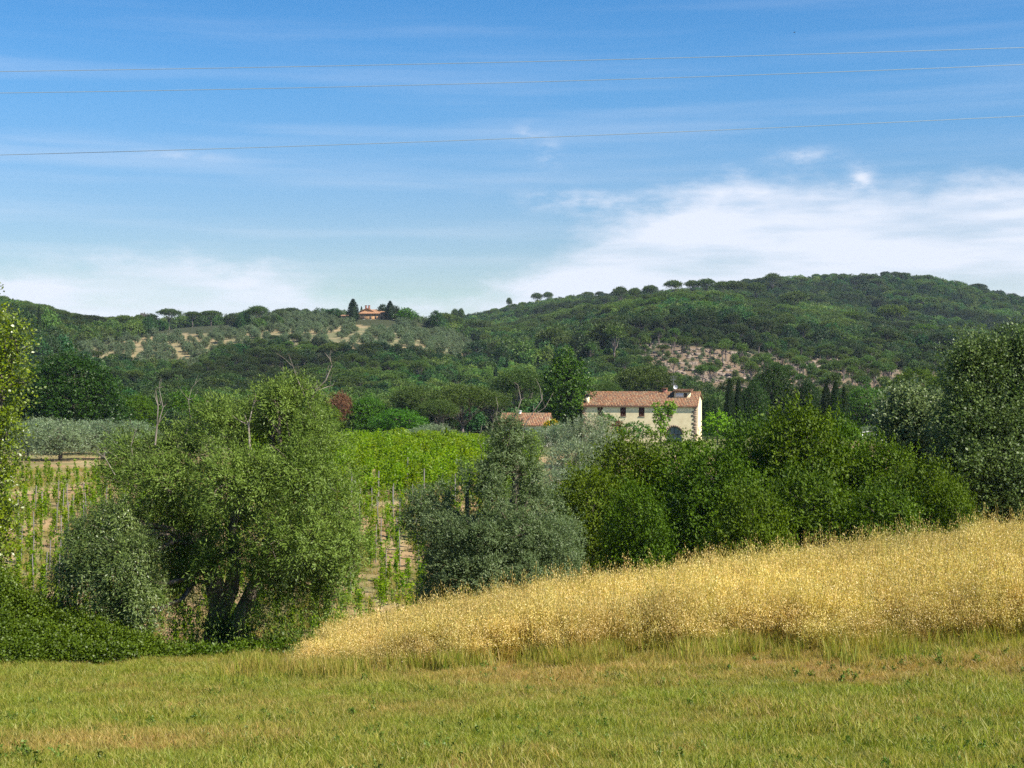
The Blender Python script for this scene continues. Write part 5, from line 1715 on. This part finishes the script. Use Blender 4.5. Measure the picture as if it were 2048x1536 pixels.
for px, vt, D_, wp, lab in ((1459, 755, 248, 25, 'left cypress of the close pair right of the farmhouse'), (1477, 758, 250, 22, 'right cypress of the close pair right of the farmhouse'), (1652, 764, 240, 29, 'left of the three slim cypresses'),
                            (1671, 760, 236, 30, 'middle and fullest of the three slim cypresses'), (1688, 772, 238, 20, 'thin right one of the three slim cypresses')):
    put_tree(CY[px % 2], 'cypress_tree', lab, px, vt, D_, wp, 'slim cypresses near the farmhouse')
# pergola
D_ = 224.
x0 = (1722 - 1024) / F * D_
r = empty('pergola', (x0, D_, gz1(x0 + 2, D_)))
tag(r, 'pale thin-framed pergola in the field right of the cypresses', 'pergola')
hz_ = (768 - 864) / F * D_ - r.location.z
for xx in (.2, 2.4, 4.6):
    g = Geo(); g.box(xx, 0, -.3, xx + .1, .1, hz_); g.build('post', white_m, r)
g = Geo()
g.tube([(-.1, 0, hz_ - .15), (1.2, 0, hz_ + .1), (2.4, 0, hz_), (3.6, 0, hz_ + .12), (4.9, 0, hz_ - .15)], [.05] * 5, 5)
g.build('rail', white_m, r)

# ------------------------------------------------------------------ skyline and hill trees placed one by one
for i, (pr, nm, px, vt, D_, wp, lab, mt) in enumerate((
    (CY[0], 'cypress_tree', 706, 597, 738, 25, 'large dark cypress hiding the left end of the hilltop villa', None),
    (CY[1], 'cypress_tree', 723, 612, 775, 6, 'tiny cypress tip behind the hilltop villa chimneys', None),
    (CY[0], 'cypress_tree', 632, 620, 760, 6, 'thin lone cypress on the skyline left of the hilltop villa', None),
    (CY[1], 'cypress_tree', 606, 631, 760, 4, 'tiny cypress on the skyline, second left of the villa', None),
    (CY[1], 'cypress_tree', 575, 636, 760, 3, 'smallest cypress speck on the left skyline', None),
    (CY[0], 'cypress_tree', 548, 632, 760, 9, 'short dark cypress clump right of the lone skyline pine', None),
    (CY[1], 'cypress_tree', 780, 601, 745, 20, 'pointed dark conifer at the right end of the villa', None),
    (BR[0], 'dark_conifer', 766, 611, 752, 24, 'rounded dark tree directly behind the villa roof', L_cyp),
    (BR[1], 'dark_conifer', 790, 614, 756, 26, 'dark spreading tree right of the pointed villa conifer', L_cyp),
    (BR[2], 'round_tree', 815, 618, 742, 42, 'large green round tree at the right end of the villa hill', L_garden),
    (BR[3], 'dark_bush_tree', 668, 618, 760, 34, 'low rounded dark tree left of the villa', L_wood),
    (UM[0], 'umbrella_pine', 338, 619, 770, 52, 'leftmost big umbrella pine on the left skyline', None),
    (UM[1], 'umbrella_pine', 385, 624, 772, 38, 'umbrella pine second from left in the skyline row', None),
    (UM[2], 'umbrella_pine', 422, 622, 774, 46, 'umbrella pine at the right end of the skyline row', None),
    (UM[0], 'umbrella_pine', 500, 622, 772, 42, 'lone umbrella pine on the left skyline', None),
    (BR[0], 'skyline_tree', 484, 634, 770, 36, 'low round tree under the lone skyline pine', None),
    (BR[1], 'skyline_tree', 272, 640, 772, 40, 'dark tree on the skyline left of the umbrella pines', None),
    (BR[2], 'skyline_tree', 318, 642, 765, 40, 'dark tree below the leftmost umbrella pine', None),
    (BR[3], 'skyline_tree', 240, 645, 765, 40, 'dark tree at the dip of the left skyline', None),
    (BR[0], 'bare_tree', 289, 630, 775, 34, 'pale leafless-looking tree poking over the left skyline', leafmat('sparse_grey_leaf', (.15, .13, .12), (.22, .19, .17), vary=0)),
    (UM[1], 'umbrella_pine', 910, 620, 1010, 18, 'left of two tiny umbrella pines over the saddle', None),
    (UM[2], 'umbrella_pine', 922, 619, 1010, 14, 'right of two tiny umbrella pines over the saddle', None),
    (UM[0], 'umbrella_pine', 1018, 597, 1280, 13, 'tiny lollipop pine alone on the skyline', None),
    (UM[1], 'umbrella_pine', 1074, 587, 1290, 26, 'left of the twin skyline pines', None),
    (UM[2], 'umbrella_pine', 1096, 585, 1290, 22, 'right of the twin skyline pines', None),
    (UM[0], 'umbrella_pine', 1142, 592, 1290, 26, 'flat pine on the skyline right of the twins', None),
    (UM[1], 'umbrella_pine', 1240, 575, 905, 32, 'open umbrella pine at the left end of the ridge pines', None),
    (UM[2], 'umbrella_pine', 1270, 577, 905, 28, 'small umbrella pine second in the ridge row', None),
    (UM[0], 'umbrella_pine', 1300, 572, 905, 34, 'umbrella pine third in the ridge row', None),
    (UM[1], 'umbrella_pine', 1347, 562, 905, 40, 'tall umbrella pine fourth in the ridge row', None),
    (UM[2], 'umbrella_pine', 1385, 562, 900, 38, 'umbrella pine in the middle of the ridge row', None),
    (UM[0], 'umbrella_pine', 1412, 559, 895, 42, 'highest wide umbrella pine of the ridge row', None),
    (UM[1], 'umbrella_pine', 1445, 564, 890, 38, 'umbrella pine just right of the highest ridge pine', None),
    (UM[2], 'umbrella_pine', 1475, 564, 885, 44, 'umbrella pine with a clear trunk near the end of the ridge row', None),
    (UM[0], 'umbrella_pine', 1512, 567, 885, 44, 'wide umbrella pine at the right end of the ridge row', None),
    (UM[1], 'umbrella_pine', 1545, 548, 1180, 34, 'pine standing out of the right hill skyline', None),
    (UM[2], 'umbrella_pine', 1807, 546, 1340, 32, 'pine bump near the summit of the right hill', None),
    (UM[0], 'umbrella_pine', 1590, 585, 860, 60, 'broad dark pine below the skyline right of the ridge row', None),
    (UM[2], 'umbrella_pine', 1785, 612, 880, 66, 'dark flat-topped pine in the shaded hollow of the right hill', L_dark),
    (UM[1], 'umbrella_pine', 1700, 625, 830, 60, 'dark pine left of the shaded hollow', L_dark),
    (UM[0], 'umbrella_pine', 1850, 650, 800, 60, 'flat pine at the edge of the shaded hollow', L_dark),
    (UM[1], 'umbrella_pine', 940, 640, 860, 36, 'left of two rounded pines above the saddle', None),
    (UM[2], 'umbrella_pine', 966, 642, 860, 36, 'right of two rounded pines above the saddle', None),
)):
    put_tree(pr, nm, lab, px, vt, D_, wp, 'trees standing out on the hills', mat=mt)

# ------------------------------------------------------------------ the woods
rng = np.random.default_rng(90)


def jgrid(y0, y1, sp, u0=-.42, u1=.42):
    out = []
    Y = y0
    while Y < y1:
        s_ = sp(Y)
        xs_ = np.arange(u0 * Y, u1 * Y, s_)
        out.append(np.stack([xs_ + rng.uniform(-.45, .45, len(xs_)) * s_, Y + rng.uniform(-.45, .45, len(xs_)) * s_], 1))
        Y += s_ * .9
    return np.concatenate(out)


pts_ = jgrid(262, 1420, lambda y: 4.9 + max(0, y - 380) / 330)
X, Y = pts_[:, 0], pts_[:, 1]
U_, V_ = hill_uv(X, Y)
wob = (fbm(X / 25, Y / 40, 41, 3) - .5) * 16
ing = inpoly(U_ + wob, V_ + wob * .4, GROVE) & (Y < 790)
inc = inpoly(U_ + wob, V_ + wob * .5, CUT) & (Y < 760)
# a shoulder of field right of the villa and the flat top of the left hill are open too
top_open = ((Y > 700) & (Y < 890) & (U_ > 450) & (U_ < 870)) | ((Y > 685) & (Y < 890) & (U_ > 305) & (U_ < 460))
villa_zone = (Y > 728) & (Y < 775) & (U_ > 676) & (U_ < 800)
house_zone = ((Y < 275) & (U_ > 1150) & (U_ < 1480)) | ((Y < 335) & (U_ > 1440) & (U_ < 1770))
w_ok = ~ing & ~inc & ~top_open & ~house_zone
nz_ = fbm(X / 40, Y / 60, 401, 3)
w_ok &= (nz_ > .30) | (rng.random(len(X)) < .5)
Xw, Yw, Uw = X[w_ok], Y[w_ok], U_[w_ok]
Zw = gz(Xw, Yw)
n = len(Xw)
typ = fbm(Xw / 45, Yw / 60, 411, 2) + rng.normal(size=n) * .10
pinebelt = np.exp(-((Yw - 870) / 70) ** 2) * ((Uw > 1180) & (Uw < 1620)) * .5 + ((Uw < 320) & (Yw > 600)) * .25
kind = np.where(typ < .40, 4, np.where(typ > .60, 6, rng.integers(0, 4, n)))
kind = np.where(kind == 4, rng.integers(4, 6, n), kind)
kind = np.where((kind == 6) | (rng.random(n) < pinebelt), 6 + rng.integers(0, 3, n), kind)
kind = np.where(rng.random(n) < .03, 9, kind)
kind = np.where(rng.random(n) < .10, 10 + rng.integers(0, 3, n), kind)
size = np.clip(np.exp(rng.normal(0, .30, n)), .5, 1.8) * .88 * (.80 + .35 * fbm(Xw / 30, Yw / 30, 421, 2)) * np.where(kind == 9, 1.05, 1)
hsc = size * np.where(Yw > 1050, rng.uniform(.8, 1.15, n), rng.uniform(.8, 1.45, n))
near_house = (Yw < 300)
size = np.where(near_house, size * .8, size * .86); hsc = np.where(near_house, hsc * .75, hsc * .92)
lowr = ((Uw > 1230) & (Uw < 2000) & (Yw > 300) & (Yw < 620)) | ((Uw > 130) & (Uw < 1000) & (Yw > 470) & (Yw < 640))
hsc = np.where(lowr, np.minimum(hsc * .62, .66), hsc); nearw = Yw < 520
hsc = np.where(nearw, np.minimum(hsc, rng.uniform(.42, .66, n)), hsc); size = np.where(nearw, np.minimum(size, .78), size)
hsc = np.where(Yw > 620, np.minimum(hsc, 1.02 - .2 * (Uw < 300)), hsc); size = np.where(lowr, size * .72, size)
ridge_ = (Uw > 1180) & (Uw < 1570) & (Yw > 830) & (Yw < 1020)
hsc = np.where(ridge_, hsc * .6, hsc)
kind = np.where((kind >= 6) & (kind <= 8) & (rng.random(n) < .55) & ((Yw < 820) | (Yw > 960)), rng.integers(0, 6, n), kind)
sx_ = size * rng.uniform(.75, 1.3, n); sy_ = size * rng.uniform(.75, 1.3, n)
# the skyline must stay where it is: trees there are a little lower
ALLP = BR + BL + UM + [CY[0]] + SP
KN = {**{i: ('woodland_tree', 'tree') for i in range(6)}, **{i: ('umbrella_pine', 'pine') for i in (6, 7, 8)}, 9: ('cypress_tree', 'cypress'), 10: ('slender_pine', 'pine'), 11: ('slender_pine', 'pine'), 12: ('slender_pine', 'pine')}
appar = hsc / Yw
cnt = {}
ind = np.zeros(n, bool)
infr = (Uw > 0) & (Uw < 2048)
for k in np.argsort(-appar):
    if not infr[k]: continue
    nm = KN[int(kind[k])][0]
    lim = {'woodland_tree': 250, 'umbrella_pine': 90, 'cypress_tree': 25, 'slender_pine': 60}[nm]
    if cnt.get(nm, 0) < lim and (Yw[k] < 430):
        ind[k] = True; cnt[nm] = cnt.get(nm, 0) + 1


def zone(u, y):
    a = 'up the lower slope' if y > 350 else 'at the foot of the hill'
    if u < 480: b = 'behind the big willow'
    elif u < 1000: b = 'left of the conical tree'
    elif u < 1480: b = 'behind the farmhouse'
    else: b = 'right of the farmhouse'
    return a + ' ' + b


LABK = {0: 'dark green broadleaf tree', 1: 'dark green broadleaf tree', 2: 'dark green broadleaf tree', 3: 'dark green broadleaf tree', 4: 'lighter green broadleaf tree', 5: 'lighter green broadleaf tree', 6: 'flat-topped pine', 7: 'flat-topped pine',
        8: 'flat-topped pine', 9: 'narrow dark cypress', 10: 'slender loose pine', 11: 'slender loose pine', 12: 'slender loose pine'}
for k in np.nonzero(ind)[0]:
    kd = int(kind[k])
    cm_, tm_, H, Wd = ALLP[kd]
    nm, cat = KN[kd]
    r = empty(nm, (Xw[k], Yw[k], Zw[k]), rng.random() * 6.28)
    r.scale = (sx_[k], sy_[k], hsc[k])
    z_ = zone(Uw[k], Yw[k])
    tag(r, LABK[kd] + ' ' + z_, cat, LABK[kd] + 's ' + z_)
    for a_, md in (('crown', cm_), ('trunk', tm_)):
        o = bpy.data.objects.new(a_, md); C.objects.link(o); o.parent = r


def joined(pr, name):
    """crown and trunk as one mesh for the mass of far trees"""
    a, b_ = pr[0], pr[1]
    g = Geo()
    for mi, me in ((0, a), (1, b_)):
        nv = len(me.vertices); co_ = np.empty(nv * 3, np.float32); me.vertices.foreach_get('co', co_)
        nl_ = len(me.loops); li_ = np.empty(nl_, np.int32); me.loops.foreach_get('vertex_index', li_)
        np_ = len(me.polygons); tt = np.empty(np_, np.float32); me.attributes['tint'].data.foreach_get('value', tt)
        g.add(co_.reshape(-1, 3), li_.reshape(-1, 4), tt, mi)
    return g.build(name, [a.materials[0], b_.materials[0]], link=False)


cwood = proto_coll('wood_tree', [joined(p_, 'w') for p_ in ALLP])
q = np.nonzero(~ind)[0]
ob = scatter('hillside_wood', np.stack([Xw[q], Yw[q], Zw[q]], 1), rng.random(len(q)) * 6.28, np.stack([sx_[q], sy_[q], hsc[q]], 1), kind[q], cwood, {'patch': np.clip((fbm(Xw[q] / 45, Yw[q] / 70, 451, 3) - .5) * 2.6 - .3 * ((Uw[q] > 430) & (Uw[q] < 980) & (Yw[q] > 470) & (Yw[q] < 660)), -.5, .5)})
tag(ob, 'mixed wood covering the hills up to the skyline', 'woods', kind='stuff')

# olives of the hill groves
pts_ = jgrid(430, 800, lambda y: 5.4)
X, Y = pts_[:, 0], pts_[:, 1]
U_, V_ = hill_uv(X, Y)
wob = (fbm(X / 25, Y / 40, 41, 3) - .5) * 16
ing = (inpoly(U_ + wob, V_ + wob * .4, GROVE) | ((Y > 700) & (Y < 800) & (U_ > 470) & (U_ < 870))) & ~((Y > 728) & (Y < 770) & (U_ > 680) & (U_ < 795))
op = inpoly(U_, V_, GROVE_OPEN)
dn = np.where(op, .42, .85) * np.where(np.sin(V_ / 3.6 * np.pi + fbm(X / 20, Y / 30, 61, 3) * 5) > .35, .25, 1.1)
ing &= ~((Y > 690) & (Y < 752) & (U_ > 708) & (U_ < 780) & (rng.random(len(X)) < .93))
ing &= rng.random(len(X)) < dn * (.55 + .8 * sst(fbm(X / 22, Y / 34, 431, 2), .38, .55))
X, Y = X[ing], Y[ing]
n = len(X)
cgr = proto_coll('grove_olive', [joined(p_, 'w') for p_ in GRV])
ob = scatter('hill_olive_grove', np.stack([X, Y, gz(X, Y)], 1), rng.random(n) * 6.28, rng.uniform(.5, .95, n), rng.integers(0, 2, n), cgr)
tag(ob, 'grey-green olive groves in rows on the dry left hill', 'olive grove', kind='stuff')

# thin pines, stumps and rubble on the felled slope
pts_ = jgrid(310, 760, lambda y: 8.6)
X, Y = pts_[:, 0], pts_[:, 1]
U_, V_ = hill_uv(X, Y)
wob = (fbm(X / 25, Y / 40, 41, 3) - .5) * 16
inc = inpoly(U_ + wob, V_ + wob * .5, CUT) & (Y < 760)
inc &= rng.random(len(X)) < .30 + .7 * sst(fbm(X / 30, Y / 45, 441, 2), .42, .58)
X, Y, U_ = X[inc], Y[inc], U_[inc]
Z = gz(X, Y)
for k in range(len(X)):
    if k >= 290: break
    kk = rng.integers(0, 5)
    pr = (SP + [BL[0], UM[0]])[kk]
    s_ = rng.uniform(.55, 1.0) * (.62 if kk == 4 else .5 if kk == 3 else 1)
    r = empty('scattered_pine', (X[k], Y[k], Z[k]), rng.random() * 6.28)
    r.scale = (s_, s_, s_ * rng.uniform(.8, 1.1))
    part_ = 'left' if U_[k] < 1500 else ('middle' if U_[k] < 1720 else 'right')
    tag(r, ('loose slender pine' if kk < 3 else 'low green tree') + ' on the ' + part_ + ' part of the pinkish felled slope', 'tree', 'sparse trees on the ' + part_ + ' part of the felled slope')
    for a_, md in (('crown', pr[0]), ('trunk', pr[1])):
        o = bpy.data.objects.new(a_, md); C.objects.link(o); o.parent = r
g = Geo()
rk = []
for i in range(3):
    rg = np.random.default_rng(950 + i)
    g = Geo()
    for _ in range(6):
        c_ = rg.normal(size=3) * np.array([.8, .8, .1])
        s_ = rg.uniform(.3, .8)
        a = rg.random() * 6
        g.box(-1, -1, -1, 1, 1, 1)
        v_ = g.v[-1] * np.array([s_, s_ * rg.uniform(.5, 1), s_ * .6]) * rg.uniform(.7, 1.2, (8, 1))
        g.v[-1] = np.stack([v_[:, 0] * math.cos(a) - v_[:, 1] * math.sin(a), v_[:, 0] * math.sin(a) + v_[:, 1] * math.cos(a), v_[:, 2]], 1) + c_
    rk.append(g.build('rubble', rock_m, link=False))
crk = proto_coll('rubble_heap', rk + [GB_ for GB_ in [joined(GRV[1], 'w')]])
pts_ = jgrid(310, 760, lambda y: 3.6)
X, Y = pts_[:, 0], pts_[:, 1]
U_, V_ = hill_uv(X, Y)
wob = (fbm(X / 25, Y / 40, 41, 3) - .5) * 16
inc = inpoly(U_ + wob, V_ + wob * .5, CUT) & (rng.random(len(X)) < .55)
X, Y = X[inc], Y[inc]; n = len(X)
kk = np.where(rng.random(n) < .45, 3, rng.integers(0, 3, n))
ob = scatter('felled_brushwood', np.stack([X, Y, gz(X, Y)], 1), rng.random(n) * 6.28, np.where(kk == 3, rng.uniform(.2, .42, n), rng.uniform(.6, 1.3, n)), kk, crk)
tag(ob, 'stones, stumps and low scrub lying on the pinkish felled slope', 'scrub', kind='stuff')

# ------------------------------------------------------------------ overhead cables and the bird
cable_m = surf('cable_metal', (.30, .35, .34), None, rough=.45, metal=.3)
for i, (pp, lab) in enumerate((([(0, 143), (1024, 124), (2048, 95)], 'uppermost of the three overhead cables crossing the blue sky'),
                               ([(0, 186), (1024, 165), (2048, 129)], 'middle one of the three overhead cables'),
                               ([(0, 310), (1024, 277), (2048, 232)], 'lowest of the three overhead cables, well below the other two'))):
    co_ = np.polyfit([p_[0] for p_ in pp], [p_[1] for p_ in pp], 2)
    xs_ = np.linspace(-1400, 3400, 60)
    P_ = np.array([PX(x_, np.polyval(co_, x_), 62 + i * 1.2) for x_ in xs_])
    g = Geo(); g.tube(P_, [.013] * 60, 6)
    o = g.build('overhead_cable', cable_m)
    tag(o, lab, 'cable', 'overhead cables')
g = Geo()
bp = PX(1589, 65, 110)
g.tube([(-.10, 0, 0), (-.05, 0, .005), (0, 0, .01), (.06, 0, .005), (.09, 0, 0)], [.004, .022, .028, .018, .006], 6)
for s_ in (-1, 1):
    g.add([(-.02, 0, .015), (.035, 0, .015), (.0, s_ * .09, .06), (-.035, s_ * .09, .055), (-.06, s_ * .19, .035)], [(0, 1, 2, 3)])
    g.add([(0, s_ * .09, .06), (-.035, s_ * .09, .055), (-.09, s_ * .19, .03)], [(0, 1, 2)])
g.add([(-.09, 0, 0), (-.15, .025, 0), (-.15, -.025, 0)], [(0, 1, 2)])
o = g.build('bird', surf('dark_feathers', (.03, .03, .035), None), None)
o.location = tuple(bp); o.rotation_euler = (.5, .2, -.9)
tag(o, 'tiny dark bird flying high in the right part of the sky', 'bird')
# ------------------------------------------------------------------ summer haze
m = bpy.data.materials.new('haze')
m.use_nodes = True
t = NT(m.node_tree)
pv = t.n('ShaderNodeVolumePrincipled', ins={'Color': (.66, .82, 1.0, 1), 'Density': 0.00005, 'Anisotropy': 0.0})
o_ = t.n('ShaderNodeOutputMaterial')
t.l(pv.outputs[0], o_.inputs['Volume'])
g = Geo(); g.box(-5600, -120, -60, 5600, 5300, 135)
hz = g.build('haze', m, tint=False)
tag(hz, 'thin summer haze over the valley and hills', 'haze', kind='stuff')
# ------------------------------------------------------------------ grass and herbs between the vine rows
rng = np.random.default_rng(97)
n = 9000
U_ = rng.uniform(-.40, .0, n); Yg = 44 + 80 * rng.random(n); Xg = U_ * Yg
keep = rng.random(n) < .12 + .75 * sst(fbm(Xg / 3, Yg / 4, 31, 4), .44, .62)
Xg = Xg[keep]; Yg = Yg[keep]; n = len(Xg)
ob = scatter('vineyard_grass', np.stack([Xg, Yg, gz(Xg, Yg)], 1), rng.random(n) * 6.28, rng.uniform(.7, 1.5, n), rng.integers(0, 3, n), cgg, {'dry': np.clip(rng.random(n) * .9 - .1, 0, 1)})
tag(ob, 'patchy green and dry grass between the young vines', 'grass', kind='stuff')
